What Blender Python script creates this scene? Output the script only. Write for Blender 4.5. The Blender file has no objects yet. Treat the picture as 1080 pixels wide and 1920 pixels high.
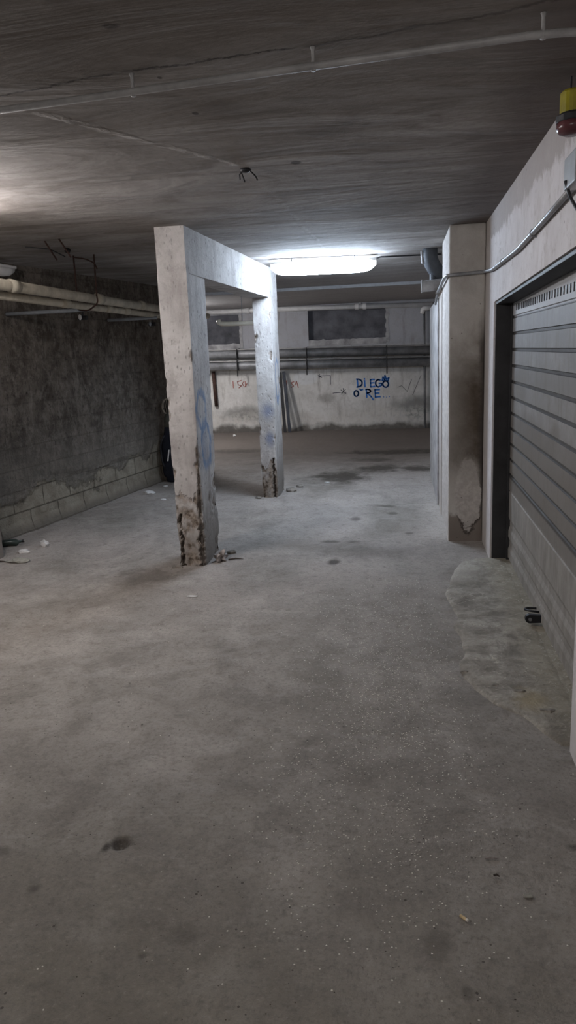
import bpy, bmesh, math, random
from mathutils import Vector, Matrix, noise
random.seed(7)
C = bpy.context.scene.collection
H = 1.6            # eye height
CEIL = 2.51
FAR = 15.2
NEAR = -3.5

# ------------------------------------------------------------------ materials
class Mat:
    def __init__(s, name, rough=0.9, metal=0.0, spec=0.3):
        s.m = bpy.data.materials.new(name); s.m.use_nodes = True
        s.t = s.m.node_tree; s.n = s.t.nodes
        s.b = s.n['Principled BSDF']
        s.b.inputs['Roughness'].default_value = rough
        s.b.inputs['Metallic'].default_value = metal
        s.b.inputs['Specular IOR Level'].default_value = spec
        s.tc = s.n.new('ShaderNodeTexCoord'); s.P = s.tc.outputs['Object']
        sp = s.n.new('ShaderNodeSeparateXYZ'); s.t.links.new(s.P, sp.inputs[0])
        s.x, s.y, s.z = sp.outputs
    def lk(s, a, sock):
        if isinstance(a, bpy.types.NodeSocket): s.t.links.new(a, sock)
        elif isinstance(a, (tuple, list)) and len(a) == 3 and sock.type == 'RGBA': sock.default_value = (*a, 1)
        else: sock.default_value = a
    def stretch(s, sx, sy, sz, off=(0, 0, 0), vec=None):
        n = s.n.new('ShaderNodeMapping'); s.lk(vec or s.P, n.inputs[0])
        n.inputs['Scale'].default_value = (sx, sy, sz); n.inputs['Location'].default_value = off
        return n.outputs[0]
    def noise(s, scale, detail=4, rough=0.55, dist=0.0, vec=None):
        n = s.n.new('ShaderNodeTexNoise'); s.lk(vec or s.P, n.inputs['Vector'])
        n.inputs['Scale'].default_value = scale; n.inputs['Detail'].default_value = detail
        n.inputs['Roughness'].default_value = rough; n.inputs['Distortion'].default_value = dist
        return n.outputs['Fac']
    def vor(s, scale, out='Distance', feature='F1', vec=None, rand=1.0):
        n = s.n.new('ShaderNodeTexVoronoi'); n.feature = feature; s.lk(vec or s.P, n.inputs['Vector'])
        n.inputs['Scale'].default_value = scale; n.inputs['Randomness'].default_value = rand
        return n.outputs[out]
    def rng(s, v, a, b, c=0.0, d=1.0, smooth=False):
        n = s.n.new('ShaderNodeMapRange'); n.clamp = True
        if smooth: n.interpolation_type = 'SMOOTHSTEP'
        s.lk(v, n.inputs[0])
        for k, q in enumerate((a, b, c, d)): n.inputs[k + 1].default_value = q
        return n.outputs[0]
    def mix(s, f, a, b, mode='MIX'):
        n = s.n.new('ShaderNodeMix'); n.data_type = 'RGBA'; n.blend_type = mode
        s.lk(f, n.inputs[0]); s.lk(a, n.inputs[6]); s.lk(b, n.inputs[7]); return n.outputs[2]
    def op(s, o, a, b=0.0):
        n = s.n.new('ShaderNodeMath'); n.operation = o; s.lk(a, n.inputs[0]); s.lk(b, n.inputs[1]); return n.outputs[0]
    def mul(s, a, b): return s.op('MULTIPLY', a, b)
    def add(s, a, b): return s.op('ADD', a, b)
    def sub(s, a, b): return s.op('SUBTRACT', a, b)
    def mx(s, a, b): return s.op('MAXIMUM', a, b)
    def dist2(s, u, v, cu, cv, ru, rv, warp=None, w=0.0):
        """elliptic distance from a centre, edges roughened by a noise"""
        a = s.op('DIVIDE', s.sub(u, cu), ru); b = s.op('DIVIDE', s.sub(v, cv), rv)
        d = s.op('SQRT', s.add(s.mul(a, a), s.mul(b, b)))
        if warp is not None: d = s.add(d, s.mul(s.sub(warp, 0.5), w))
        return d
    def blob(s, u, v, cu, cv, ru, rv, warp=None, w=0.9, soft=0.35):
        return s.rng(s.dist2(u, v, cu, cv, ru, rv, warp, w), 1.0, 1.0 - soft)
    def line(s, u, v, p, q, width, warp=None, w=0.0):
        """soft line from p to q in the u,v plane"""
        dx, dy = q[0] - p[0], q[1] - p[1]; L = math.hypot(dx, dy)
        al = s.add(s.mul(s.sub(u, p[0]), dx / L), s.mul(s.sub(v, p[1]), dy / L))
        ac = s.add(s.mul(s.sub(u, p[0]), -dy / L), s.mul(s.sub(v, p[1]), dx / L))
        if warp is not None: ac = s.add(ac, s.mul(s.sub(warp, 0.5), w))
        f = s.rng(s.op('ABSOLUTE', ac), width, width * 0.3)
        return s.mul(s.mul(f, s.rng(al, 0, 0.05)), s.rng(al, L, L - 0.05))
    def bump(s, h, strength=0.5, distance=0.01, prev=None):
        n = s.n.new('ShaderNodeBump'); n.inputs['Strength'].default_value = strength
        n.inputs['Distance'].default_value = distance; s.lk(h, n.inputs['Height'])
        if prev is not None: s.t.links.new(prev, n.inputs['Normal'])
        return n.outputs[0]
    def done(s, col, normal=None, rough=None):
        s.lk(col, s.b.inputs['Base Color'])
        if normal is not None: s.t.links.new(normal, s.b.inputs['Normal'])
        if rough is not None: s.lk(rough, s.b.inputs['Roughness'])
        return s.m

def plain(name, col, rough=0.6, metal=0.0, grime=0.25, scale=12, spec=0.4, bump=0.15):
    s = Mat(name, rough, metal, spec)
    n = s.noise(scale, 6, 0.65)
    dark = tuple(c * (1 - grime * 1.6) for c in col); lite = tuple(min(1, c * (1 + grime * 0.7)) for c in col)
    c = s.mix(s.rng(n, 0.32, 0.68), dark, lite)
    return s.done(c, s.bump(s.noise(scale * 5, 4), bump, 0.004))

def mat_floor():
    s = Mat('floor_worn_concrete', 0.85, 0, 0.35)
    big = s.noise(0.9, 6, 0.62, 0.4); mid = s.noise(3.6, 8, 0.7, 0.3); sm = s.noise(13, 8, 0.75, 0.2); fine = s.noise(55, 6, 0.8)
    grit = s.noise(170, 3, 0.75)
    c = s.mix(s.rng(big, 0.36, 0.62), (0.235, 0.212, 0.186), (0.345, 0.316, 0.286))
    c = s.mix(s.rng(mid, 0.42, 0.62, 0, 0.6), c, (0.165, 0.148, 0.128))
    c = s.mix(s.rng(s.noise(2.4, 8, 0.7, 0.6, s.stretch(1, 1, 1, (7, 3, 0))), 0.5, 0.66, 0, 0.55), c, (0.42, 0.39, 0.36))
    # trodden dusty lane, paler and pinker by the pillars
    dust = s.mul(s.rng(s.noise(1.3, 6, 0.65, 0.5, s.stretch(1, 0.6, 1)), 0.36, 0.58), s.rng(s.y, 3.6, 5.8))
    c = s.mix(s.mul(dust, 0.7), c, (0.47, 0.418, 0.385))
    skirt = s.mul(s.rng(s.add(s.x, s.mul(s.sub(mid, .5), .3)), .12, .36), s.rng(s.y, 5.7, 6.3))
    c = s.mix(s.mul(skirt, 0.6), c, (0.50, 0.46, 0.42))
    # olive-brown film nearest the entrance
    ol = s.mul(s.rng(s.add(s.y, s.mul(mid, 1.2)), 3.1, 1.7), s.rng(s.noise(1.7, 6), 0.25, 0.55))
    c = s.mix(s.mul(ol, 0.65), c, (0.175, 0.155, 0.112))
    # far bay: browner and darker floor
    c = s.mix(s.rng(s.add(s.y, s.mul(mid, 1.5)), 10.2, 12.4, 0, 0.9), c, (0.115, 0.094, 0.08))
    wp = s.noise(5, 7, 0.68)
    stains_and_pit_shade = [(-.80, 9.45, .46, .62, .75), (-.30, 10.05, .34, .42, .7), (.20, 10.0, .32, .30, .7), (.52, 10.15, .28, .22, .7), (-.1, 11.7, 1.0, .35, .9), (-.45, 10.9, .4, .22, .55),
              (-2.9, 12.2, .9, .35, .7), (-.54, 5.50, .075, .10, .75), (-.62, 6.1, .10, .06, .6), (-.44, 6.1, .09, .06, .6), (-.45, 6.98, .07, .12, .5),
              (-.18, 7.55, .13, .07, .6), (-.1, 7.2, .06, .07, .5), (.05, 6.4, .05, .035, .5), (-.965, 2.09, .045, .035, .95), (-1.0, 2.06, .02, .04, .8), (-.633, 1.72, .07, .05, .3), (-.72, 1.64, .02, .018, .45),  # pothole entries paint the shade of its hollow among real stains
              (.08, 1.75, .05, .11, .28), (-.2, 5.8, .5, .2, .2), (.61, 2.28, .035, .02, .9), (.56, 2.2, .05, .02, .6), (.15, 1.60, .02, .035, .4), (-1.9, 5.1, .45, .22, .35), (-1.15, 1.85, .03, .03, .5), (-1.35, 2.0, .05, .03, .4)]
    st = None
    for (cx, cy, rx, ry, a) in stains_and_pit_shade:
        f = s.mul(s.blob(s.x, s.y, cx, cy, rx, ry, wp, 2.2, 0.6), a)
        st = f if st is None else s.mx(st, f)
    c = s.mix(s.rng(st, 0, .8), c, (0.055, 0.045, 0.036))
    halo = s.blob(s.x, s.y, -.92, 2.11, .13, .10, wp, 1.0, .8)
    c = s.mix(s.mul(halo, .3), c, (0.12, 0.105, 0.09))
    band = s.mul(s.rng(s.op('ABSOLUTE', s.add(s.sub(s.y, 5.9), s.mul(s.sub(mid, 0.5), 1.2))), 0.38, 0.1), s.rng(s.x, -1.6, -1.1))
    c = s.mix(s.mul(band, 0.25), c, (0.12, 0.11, 0.1))
    c = s.mix(s.rng(sm, 0.52, 0.68, 0.0, 0.55), c, (0.13, 0.117, 0.102))
    c = s.mix(s.rng(fine, 0.5, 0.68, 0.0, 0.6), c, (0.11, 0.1, 0.088))
    c = s.mix(s.rng(fine, 0.42, 0.3, 0.0, 0.35), c, (0.48, 0.45, 0.41))
    # aggregate chips with their glints painted white, thickest down the middle of the lane
    zone = s.mul(s.mul(s.rng(s.noise(2.2, 4), 0.38, 0.6), s.rng(s.op('ABSOLUTE', s.add(s.x, 0.12)), 0.55, 0.12)), s.mul(s.rng(s.y, 5.2, 4.2), s.rng(s.y, 1.5, 2.3)))
    r = s.vor(105, 'Color'); sepr = s.n.new('ShaderNodeSeparateColor'); s.t.links.new(r, sepr.inputs[0])
    cell = s.vor(105)
    thr = s.sub(1.0, s.add(0.003, s.mul(zone, 0.13)))
    white = s.mul(s.op('GREATER_THAN', sepr.outputs[0], thr), s.op('LESS_THAN', cell, 0.3))
    c = s.mix(s.mul(white, 0.85), c, (0.70, 0.66, 0.57))
    r2 = s.vor(48, 'Color'); sp2 = s.n.new('ShaderNodeSeparateColor'); s.t.links.new(r2, sp2.inputs[0])
    blk = s.mul(s.op('GREATER_THAN', sp2.outputs[1], 0.94), s.op('LESS_THAN', s.vor(48), s.rng(sm, .35, .65, .08, .26)))
    c = s.mix(s.mul(blk, s.rng(s.y, 6, 3, 0, 0.75)), c, (0.045, 0.038, 0.03))
    rough_zone = s.rng(s.noise(1.6, 4), 0.35, 0.6, 0.35, 1.0)
    b = s.bump(s.mul(s.noise(75, 5, 0.75), rough_zone), 0.6, 0.014)
    b = s.bump(mid, 0.6, 0.05, b); b = s.bump(sm, .4, .015, b)
    b = s.bump(grit, 0.25, 0.003, b)
    return s.done(c, b, s.rng(grit, 0.3, 0.7, 0.95, 0.6))

def mat_ceiling():
    s = Mat('ceiling_board_marked_concrete', 0.9, 0, 0.2)
    st = s.stretch(0.5, 1.7, 1)
    streak = s.noise(1.5, 6, 0.55, 0.9, st); big = s.noise(0.75, 6, 0.62, 0.4); fine = s.noise(26, 7, 0.7)
    mid = s.noise(3.2, 7, 0.65, 0.8, s.stretch(.6, 1.3, 1, (3, 1, 0)))
    c = s.mix(s.rng(big, 0.37, 0.62), (0.225, 0.2, 0.182), (0.345, 0.32, 0.302))
    c = s.mix(s.rng(streak, 0.44, 0.6, 0, 0.6), c, (0.45, 0.425, 0.41))
    c = s.mix(s.rng(mid, 0.5, 0.64, 0, 0.6), c, (0.15, 0.13, 0.118))
    c = s.mix(s.rng(s.noise(1.1, 5, .6, .5, s.stretch(.4, 2.2, 1, (1, 9, 0))), 0.5, 0.62, 0, 0.45), c, (0.17, 0.15, 0.138))
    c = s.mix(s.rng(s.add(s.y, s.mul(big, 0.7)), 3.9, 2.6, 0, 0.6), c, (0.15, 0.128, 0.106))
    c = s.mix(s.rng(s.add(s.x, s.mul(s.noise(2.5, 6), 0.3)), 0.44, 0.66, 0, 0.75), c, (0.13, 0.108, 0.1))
    wl = s.noise(2.2, 7, 0.75)
    for p, q, wd, a in (((-1.6, 2.66), (-.9, 2.52), .009, .8), ((-.9, 2.52), (-.3, 2.49), .009, .8), ((-.3, 2.49), (.5, 2.33), .012, .5)):
        c = s.mix(s.mul(s.line(s.x, s.y, p, q, wd, wl, .16), a), c, (0.05, 0.042, 0.038))
    rag = s.rng(s.noise(6, 5, .7), .42, .58)
    scar = s.mx(s.mul(s.line(s.x, s.y, (-1.35, 2.75), (-.78, 3.85), .03, wl, .16), 1.0), s.mul(s.line(s.x, s.y, (-.76, 3.9), (-.68, 7.4), .022, wl, .16), .45))
    scar = s.mul(scar, rag)
    c = s.mix(s.mul(scar, 0.6), c, (0.42, 0.395, 0.37))
    for cx, cy, rx, ry in ((-.794, 2.2, .028, .02), (-.505, 3.868, .03, .045), (-.773, 3.0, .014, .022), (-.787, 2.61, .01, .014)):
        c = s.mix(s.mul(s.blob(s.x, s.y, cx, cy, rx, ry, fine, 1.2), .8), c, (0.055, 0.045, 0.038))
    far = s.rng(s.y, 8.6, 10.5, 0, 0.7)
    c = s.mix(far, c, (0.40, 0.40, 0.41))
    c = s.mix(s.rng(fine, .5, .7, 0, .35), c, (0.14, 0.125, 0.112))
    b = s.bump(streak, 0.55, 0.03)
    b = s.bump(mid, 0.35, 0.014, b)
    b = s.bump(scar, 0.5, 0.006, b); b = s.bump(fine, 0.25, 0.004, b)
    return s.done(c, b)

def mat_wall_left():
    # object space: x runs along the wall from its far end, z up
    s = Mat('wall_rough_block', 0.95, 0, 0.15)
    wp = s.noise(3.0, 6, 0.65)
    v = s.n.new('ShaderNodeCombineXYZ'); s.lk(s.x, v.inputs[0]); s.lk(s.z, v.inputs[1])
    br = s.n.new('ShaderNodeTexBrick'); s.lk(v.outputs[0], br.inputs['Vector'])
    br.inputs['Scale'].default_value = 1.0; br.inputs['Brick Width'].default_value = 0.46; br.inputs['Row Height'].default_value = 0.205
    br.inputs['Mortar Size'].default_value = 0.009; br.inputs['Mortar Smooth'].default_value = 0.5
    mort = br.outputs['Fac']
    pit = s.noise(26, 6, 0.75, 0.3); lump = s.noise(9, 6, 0.7)
    c = s.mix(s.rng(wp, 0.38, 0.62), (0.092, 0.077, 0.063), (0.23, 0.197, 0.165))
    c = s.mix(s.rng(lump, 0.47, 0.62, 0, 0.7), c, (0.30, 0.265, 0.23))
    c = s.mix(s.rng(s.noise(24, 6, 0.8, 0.4, s.stretch(1, 1, .6)), 0.50, 0.62, 0, 0.7), c, (0.07, 0.058, 0.048))
    c = s.mix(s.rng(s.noise(5, 7, 0.7, 0.6, s.stretch(1.6, 1, .4, (5, 0, 2))), 0.56, 0.68, 0, 0.55), c, (0.36, 0.325, 0.285))
    c = s.mix(s.rng(s.noise(16, 5, 0.7, 0.5, s.stretch(1.4, 1, 0.5)), 0.60, 0.68, 0, 0.8), c, (0.045, 0.038, 0.032))
    # render fallen away near the foot: bare pale blocks with dark open joints
    edge = s.add(s.add(s.z, s.mul(s.sub(s.noise(3.4, 9, .75), 0.5), 0.6)), s.mul(s.sub(s.noise(0.9, 2), 0.5), 0.9))
    peel = s.rng(edge, 0.44, 0.38, 0, .85)
    band = s.rng(s.add(s.z, s.mul(s.sub(wp, 0.5), 0.3)), 0.98, 0.55, 0, 0.45)
    c = s.mix(band, c, (0.30, 0.275, 0.24))
    blk = s.mix(s.rng(s.noise(6, 5), 0.4, 0.65), (0.36, 0.325, 0.26), (0.24, 0.21, 0.165))
    c = s.mix(peel, c, blk)
    c = s.mix(s.mul(mort, s.rng(peel, 0, 1, 0.22, 0.8)), c, (0.07, 0.058, 0.045))
    # pale broken lip along the top of the bare zone and at the foot
    lip = s.mul(s.rng(edge, 0.40, 0.425), s.rng(edge, 0.47, 0.44))
    c = s.mix(s.mul(lip, 0.45), c, (0.42, 0.385, 0.33))
    foot = s.rng(s.add(s.z, s.mul(s.sub(wp, .5), 0.12)), 0.10, 0.03)
    c = s.mix(s.mul(foot, 0.7), c, (0.16, 0.14, 0.12))
    b = s.bump(s.mul(pit, s.rng(peel, 0, 1, 1, 0.25)), 1.0, 0.03)
    b = s.bump(lump, 0.8, 0.05, b)
    b = s.bump(s.sub(1.0, mort), 0.55, 0.012, b)
    b = s.bump(s.sub(1.0, peel), 0.5, 0.006, b)
    return s.done(c, b)

def mat_wall_right():
    s = Mat('wall_painted_plaster', 0.8, 0, 0.3)
    wp = s.noise(3.2, 7, 0.7); fine = s.noise(22, 6, 0.7)
    c = s.mix(s.rng(wp, 0.35, 0.65), (0.54, 0.515, 0.52), (0.64, 0.62, 0.63))
    # unpainted strip under the ceiling
    tear = s.add(s.add(s.z, s.mul(s.sub(wp, .5), .16)), s.mul(s.sub(s.noise(5, 9, 0.8, .8, s.stretch(1, 1, .5)), .5), .34))
    c = s.mix(s.rng(tear, 2.33, 2.36, 0, 0.85), c, (0.33, 0.295, 0.275))
    # bare strip beside the pilaster
    c = s.mix(s.rng(s.add(s.y, s.mul(s.sub(wp, .5), .12)), 5.80, 5.86, 0, 0.7), c, (0.36, 0.32, 0.28))
    c = s.mix(s.rng(s.noise(13, 7, 0.75), 0.54, 0.68, 0, 0.55), c, (0.34, 0.30, 0.285))
    c = s.mix(s.rng(s.noise(5, 7, 0.7, .5, s.stretch(1, 1, .5)), 0.54, 0.68, 0, 0.5), c, (0.42, 0.385, 0.37))
    c = s.mix(s.rng(s.add(s.z, s.mul(wp, .4)), 0.5, 0.15, 0, 0.5), c, (0.42, 0.39, 0.35))
    pk = s.vor(9, vec=s.P)
    c = s.mix(s.rng(pk, 0.07, 0.04, 0, 0.5), c, (0.12, 0.1, 0.09))
    b = s.bump(fine, 0.5, 0.008); b = s.bump(wp, 0.4, 0.02, b)
    return s.done(c, b)

def mat_wall_back():
    s = Mat('wall_back_plaster', 0.85, 0, 0.25)
    wp = s.noise(1.8, 7, 0.68); fine = s.noise(14, 6, 0.7)
    c = s.mix(s.rng(wp, 0.35, 0.65), (0.52, 0.505, 0.475), (0.68, 0.665, 0.64))
    c = s.mix(s.rng(s.z, 1.62, 1.70), c, (0.40, 0.40, 0.42))
    # grey filler panel, patches and damp
    c = s.mix(s.mul(s.blob(s.x, s.z, -1.95, 1.08, .28, .16, fine, .5, .2), .7), c, (0.62, 0.63, 0.64))
    c = s.mix(s.mul(s.blob(s.x, s.z, .28, .42, .55, .32, wp, 1.2, .6), .75), c, (0.15, 0.15, 0.14))
    c = s.mix(s.mul(s.blob(s.x, s.z, -3.3, .38, .75, .2, wp, 1.3, .6), .7), c, (0.14, 0.135, 0.12))
    c = s.mix(s.mul(s.blob(s.x, s.z, -1.52, .66, .22, .12, fine, 1.0, .5), .5), c, (0.22, 0.2, 0.18))
    salt = s.mul(s.rng(s.add(s.z, s.mul(s.sub(wp, .5), .5)), .48, .30), s.rng(fine, .38, .55))
    c = s.mix(s.mul(salt, .75), c, (0.60, 0.575, 0.53))
    c = s.mix(s.rng(s.add(s.z, s.mul(s.sub(s.noise(4, 6), .5), .35)), .17, .06, 0, .9), c, (0.09, 0.08, 0.07))
    drip = s.noise(9, 5, 0.7, 0, s.stretch(1, 1, .16))
    c = s.mix(s.rng(drip, .54, .70, 0, .55), c, (0.22, 0.195, 0.17))
    c = s.mix(s.rng(s.noise(5, 7, .75), .5, .66, 0, .4), c, (0.3, 0.275, 0.25))
    b = s.bump(fine, 0.5, 0.01); b = s.bump(wp, .5, .03, b)
    return s.done(c, b)

def mat_pillar():
    s = Mat('pillar_whitewashed_concrete', 0.85, 0, 0.25)
    at = s.n.new('ShaderNodeAttribute'); at.attribute_name = 'spall'; sp = at.outputs['Fac']
    wp = s.noise(3.5, 7, 0.68, 0.3); fine = s.noise(35, 6, 0.75)
    vert = s.noise(7, 6, 0.65, 0.2, s.stretch(1, 1, .22))
    c = s.mix(s.rng(wp, .35, .65), (0.40, 0.375, 0.36), (0.57, 0.55, 0.535))
    c = s.mix(s.rng(vert, .47, .64, 0, .6), c, (0.29, 0.262, 0.25))
    c = s.mix(s.rng(s.noise(11, 7, .75, .3), .53, .66, 0, .5), c, (0.25, 0.225, 0.21))
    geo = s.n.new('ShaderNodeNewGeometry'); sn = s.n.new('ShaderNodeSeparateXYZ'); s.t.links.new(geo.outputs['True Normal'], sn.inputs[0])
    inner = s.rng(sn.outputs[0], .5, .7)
    front = s.rng(sn.outputs[1], -.5, -.7)
    # dark pock marks on the inner faces
    pk = s.vor(34, vec=s.stretch(1, 1, .5)); pm = s.mul(s.rng(pk, .24, .1), s.rng(s.noise(5, 3), .36, .55))
    c = s.mix(s.mul(s.mul(pm, .95), s.rng(inner, 0, 1, .35, 1)), c, (0.13, 0.12, 0.11))
    # blue spray: loops on the inner faces, a smear on the far front face
    wz = s.noise(12, 4, .6)
    def ring(cy, cz, ry, rz, th):
        d = s.dist2(s.y, s.z, cy, cz, ry, rz, wz, 1.0); return s.rng(s.op('ABSOLUTE', s.sub(d, 1)), th, th * .25)
    near = s.rng(s.y, 6.6, 6.5); 
    bl = s.mul(s.mx(s.mx(ring(5.52, 1.20, .13, .14, .3), ring(5.60, .92, .12, .17, .4)), s.mul(s.blob(s.y, s.z, 5.55, .95, .22, .34, wz, 1.2, .9), .45)), near)
    bl = s.mx(bl, s.mul(ring(8.35, 1.30, .10, .23, .28), s.rng(s.y, 7.5, 7.6)))
    c = s.mix(s.mul(s.mul(bl, inner), s.rng(s.noise(20, 7, .8, 0, s.stretch(1, 1, .4)), .36, .56, .35, .95)), c, (0.13, 0.205, 0.34))
    bf = s.mul(s.mx(s.blob(s.x, s.z, -1.47, .98, .09, .14, wz, .8, .8), s.blob(s.x, s.z, -1.47, .66, .07, .12, wz, .8, .8)), s.rng(s.y, 7.5, 7.6))
    c = s.mix(s.mul(s.mul(bf, front), .8), c, (0.19, 0.22, 0.31))
    c = s.mix(s.mul(s.blob(s.y, s.z, 7.75, 2.36, .3, .16, wp, 1.5, .7), s.mul(inner, .45)), c, (0.2, 0.19, 0.19))
    # foot grime and bare aggregate where the render has broken off
    c = s.mix(s.mul(s.rng(s.add(s.z, s.mul(s.sub(vert, .5), .9)), .42, .12), .65), c, (0.225, 0.2, 0.175))
    ag = s.mix(s.rng(s.noise(22, 7, .8), .40, .58), (0.085, 0.062, 0.046), (0.32, 0.27, 0.225))
    c = s.mix(s.rng(sp, .15, .38), c, ag)
    c = s.mix(s.rng(sp, .55, .8, 0, .9), c, (0.04, 0.03, 0.024))
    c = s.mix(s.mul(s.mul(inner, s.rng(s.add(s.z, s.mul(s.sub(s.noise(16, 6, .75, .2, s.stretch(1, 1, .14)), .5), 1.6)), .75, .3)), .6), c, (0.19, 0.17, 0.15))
    b = s.bump(fine, s.rng(sp, .2, .6, .25, 1.0) if False else .55, .008); b = s.bump(wp, .5, .02, b)
    b = s.bump(s.sub(1.0, pm), .5, .01, b)
    return s.done(c, b)

def mat_pilaster():
    s = Mat('pilaster_stained_plaster', .85, 0, .25)
    wp = s.noise(4, 7, .68, .3); fine = s.noise(25, 6, .7)
    c = s.mix(s.rng(wp, .35, .65), (0.36, 0.335, 0.305), (0.46, 0.44, 0.41))
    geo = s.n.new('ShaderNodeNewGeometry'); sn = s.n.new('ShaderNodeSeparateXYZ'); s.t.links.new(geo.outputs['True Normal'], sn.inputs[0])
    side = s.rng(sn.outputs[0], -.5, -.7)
    # brown seep from z 1.6 down to .5, darker against the wall
    zz = s.add(s.z, s.mul(s.sub(wp, .5), .5))
    seep = s.mul(s.rng(zz, 1.75, 1.25), s.rng(zz, .45, .7))
    seep = s.mul(seep, s.rng(s.add(s.x, s.mul(s.sub(wp, .5), .2)), .34, .56, .5, 1))
    c = s.mix(s.mul(seep, s.rng(s.noise(3, 6, .7), .3, .55, .75, 1)), c, (0.075, 0.058, 0.043))
    cr = s.mul(s.rng(s.add(s.x, s.mul(s.sub(s.noise(6, 5), .5), .07)), .60, .635), s.rng(s.z, 1.9, 1.6))
    c = s.mix(s.mul(cr, .85), c, (0.05, 0.042, 0.038))
    # newer pale patch hanging over a dark broken foot
    d = s.dist2(s.x, s.z, .53, .40, .105, .29, s.noise(9, 7, .75), 1.0)
    patch = s.mul(s.rng(d, 1.05, .95), s.rng(s.z, .55, .45, .5, 1))
    foot = s.rng(s.add(s.z, s.mul(s.sub(wp, .5), .2)), .27, .22)
    c = s.mix(s.mul(foot, .9), c, (0.17, 0.142, 0.122))
    rim = s.mul(s.rng(d, .98, 1.04), s.mul(s.rng(d, 1.16, 1.06), s.rng(s.z, .24, .19)))
    c = s.mix(patch, c, s.mix(s.rng(fine, .4, .6), (0.46, 0.43, 0.40), (0.36, 0.335, 0.31)))
    c = s.mix(s.mul(rim, .85), c, (0.035, 0.03, 0.026))
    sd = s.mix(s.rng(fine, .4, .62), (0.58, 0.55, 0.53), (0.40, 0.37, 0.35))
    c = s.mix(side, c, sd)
    c = s.mix(s.rng(s.vor(11), .07, .045, 0, .7), c, (0.09, 0.08, 0.07))
    b = s.bump(fine, .45, .008); b = s.bump(wp, .4, .02, b)
    return s.done(c, b)

def mat_door():
    s = Mat('door_dirty_galvanised', .6, .1, .35)
    wp = s.noise(5, 7, .7, .3, s.stretch(1, .5, 1)); dr = s.noise(14, 6, .7, .2, s.stretch(1, 1, .25))
    c = s.mix(s.rng(wp, .38, .62), (0.23, 0.23, 0.235), (0.38, 0.385, 0.40))
    c = s.mix(s.rng(dr, .5, .7, 0, .6), c, (0.17, 0.155, 0.135))
    row = s.n.new('ShaderNodeTexWhiteNoise'); row.noise_dimensions = '1D'
    s.lk(s.op('FLOOR', s.op('DIVIDE', s.sub(s.z, .652), .1115)), row.inputs['W'])
    c = s.mix(s.mul(row.outputs['Value'], .55), c, (0.11, 0.105, 0.1))
    mud = s.mul(s.rng(s.add(s.z, s.mul(wp, .4)), 1.9, 1.1), .75)
    c = s.mix(mud, c, (0.135, 0.115, 0.092))
    low = s.rng(s.add(s.z, s.mul(s.sub(wp, .5), .06)), .56, .53)
    c = s.mix(s.mul(low, .9), c, s.mix(s.rng(dr, .42, .62), (0.29, 0.272, 0.25), (0.20, 0.188, 0.172)))
    # shade of the pressed grooves painted in as dark lines
    gz = s.op('MODULO', s.sub(s.z, .652), .1115)
    gr = s.mul(s.op('LESS_THAN', gz, .022), s.mul(s.rng(s.z, .63, .64), s.rng(s.z, 1.80, 1.79)))
    c = s.mix(s.mul(gr, .9), c, (0.05, 0.045, 0.042))
    top = s.rng(s.z, 1.775, 1.78)
    c = s.mix(s.mul(top, .7), c, (0.46, 0.47, 0.49))
    chip = s.mul(s.rng(s.noise(30, 6, .8), .60, .66), s.rng(s.z, .5, .35))
    c = s.mix(s.mul(chip, .7), c, (0.5, 0.49, 0.47))
    return s.done(c, s.bump(s.noise(20, 5), .2, .004), s.rng(wp, .3, .7, .5, .8))

M = {}
M['floor'] = mat_floor(); M['ceiling'] = mat_ceiling(); M['left'] = mat_wall_left(); M['right'] = mat_wall_right()
M['back'] = mat_wall_back(); M['pillar'] = mat_pillar(); M['pilaster'] = mat_pilaster(); M['door'] = mat_door()
M['recess'] = plain('recess_dark_board', (0.13, 0.13, 0.145), .9, 0, .35, 3)
M['sill'] = plain('sill_pale_mortar', (0.42, 0.41, 0.41), .9, 0, .3, 6)
M['jamb'] = plain('frame_blackened_steel', (0.035, 0.034, 0.036), .6, .3, .3, 5)
M['conduit'] = plain('conduit_grey_pvc', (0.36, 0.355, 0.35), .45, 0, .2, 9)
M['metalconduit'] = plain('conduit_galvanised', (0.27, 0.275, 0.285), .45, .3, .2, 9)
M['boxgrey'] = plain('box_grey_plastic', (0.30, 0.32, 0.34), .45, 0, .15, 10)
M['boxpale'] = plain('box_lid_pale_plastic', (0.55, 0.55, 0.57), .45, 0, .15, 10)
M['cream'] = plain('pipe_cream_insulation', (0.46, 0.415, 0.33), .7, 0, .2, 7)
M['white'] = plain('pvc_white', (0.72, 0.71, 0.70), .4, 0, .1, 6)
M['ivory'] = plain('pvc_ivory', (0.78, 0.72, 0.60), .4, 0, .1, 6)
M['darkpipe'] = plain('pipe_grey_steel', (0.26, 0.265, 0.275), .45, .3, .3, 4)
M['drain'] = plain('drain_grey_pvc', (0.085, 0.092, 0.105), .65, 0, .2, 8)
M['collar'] = plain('collar_dusty_grey', (0.36, 0.35, 0.345), .8, 0, .25, 8)
M['rust'] = plain('rod_rusty_steel', (0.075, 0.04, 0.032), .85, .2, .4, 20)
M['black'] = plain('plastic_black', (0.018, 0.018, 0.022), .5, 0, .3, 8)
M['navy'] = plain('fabric_black_navy', (0.012, 0.014, 0.024), .9, 0, .4, 8)
M['olive'] = plain('fabric_olive_grey', (0.10, 0.098, 0.082), .9, 0, .3, 8)
M['bone'] = plain('wicker_bone', (0.30, 0.26, 0.21), .7, 0, .3, 10)
M['yellow'] = plain('lens_yellow', (0.30, 0.26, 0.02), .35, 0, .25, 8)
M['red'] = plain('lens_dull_red', (0.12, 0.045, 0.05), .25, 0, .25, 8)
M['blue'] = plain('spray_blue', (0.04, 0.19, 0.60), .7, 0, .2, 20)
M['redpaint'] = plain('spray_faded_red', (0.40, 0.16, 0.13), .8, 0, .2, 20)
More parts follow.
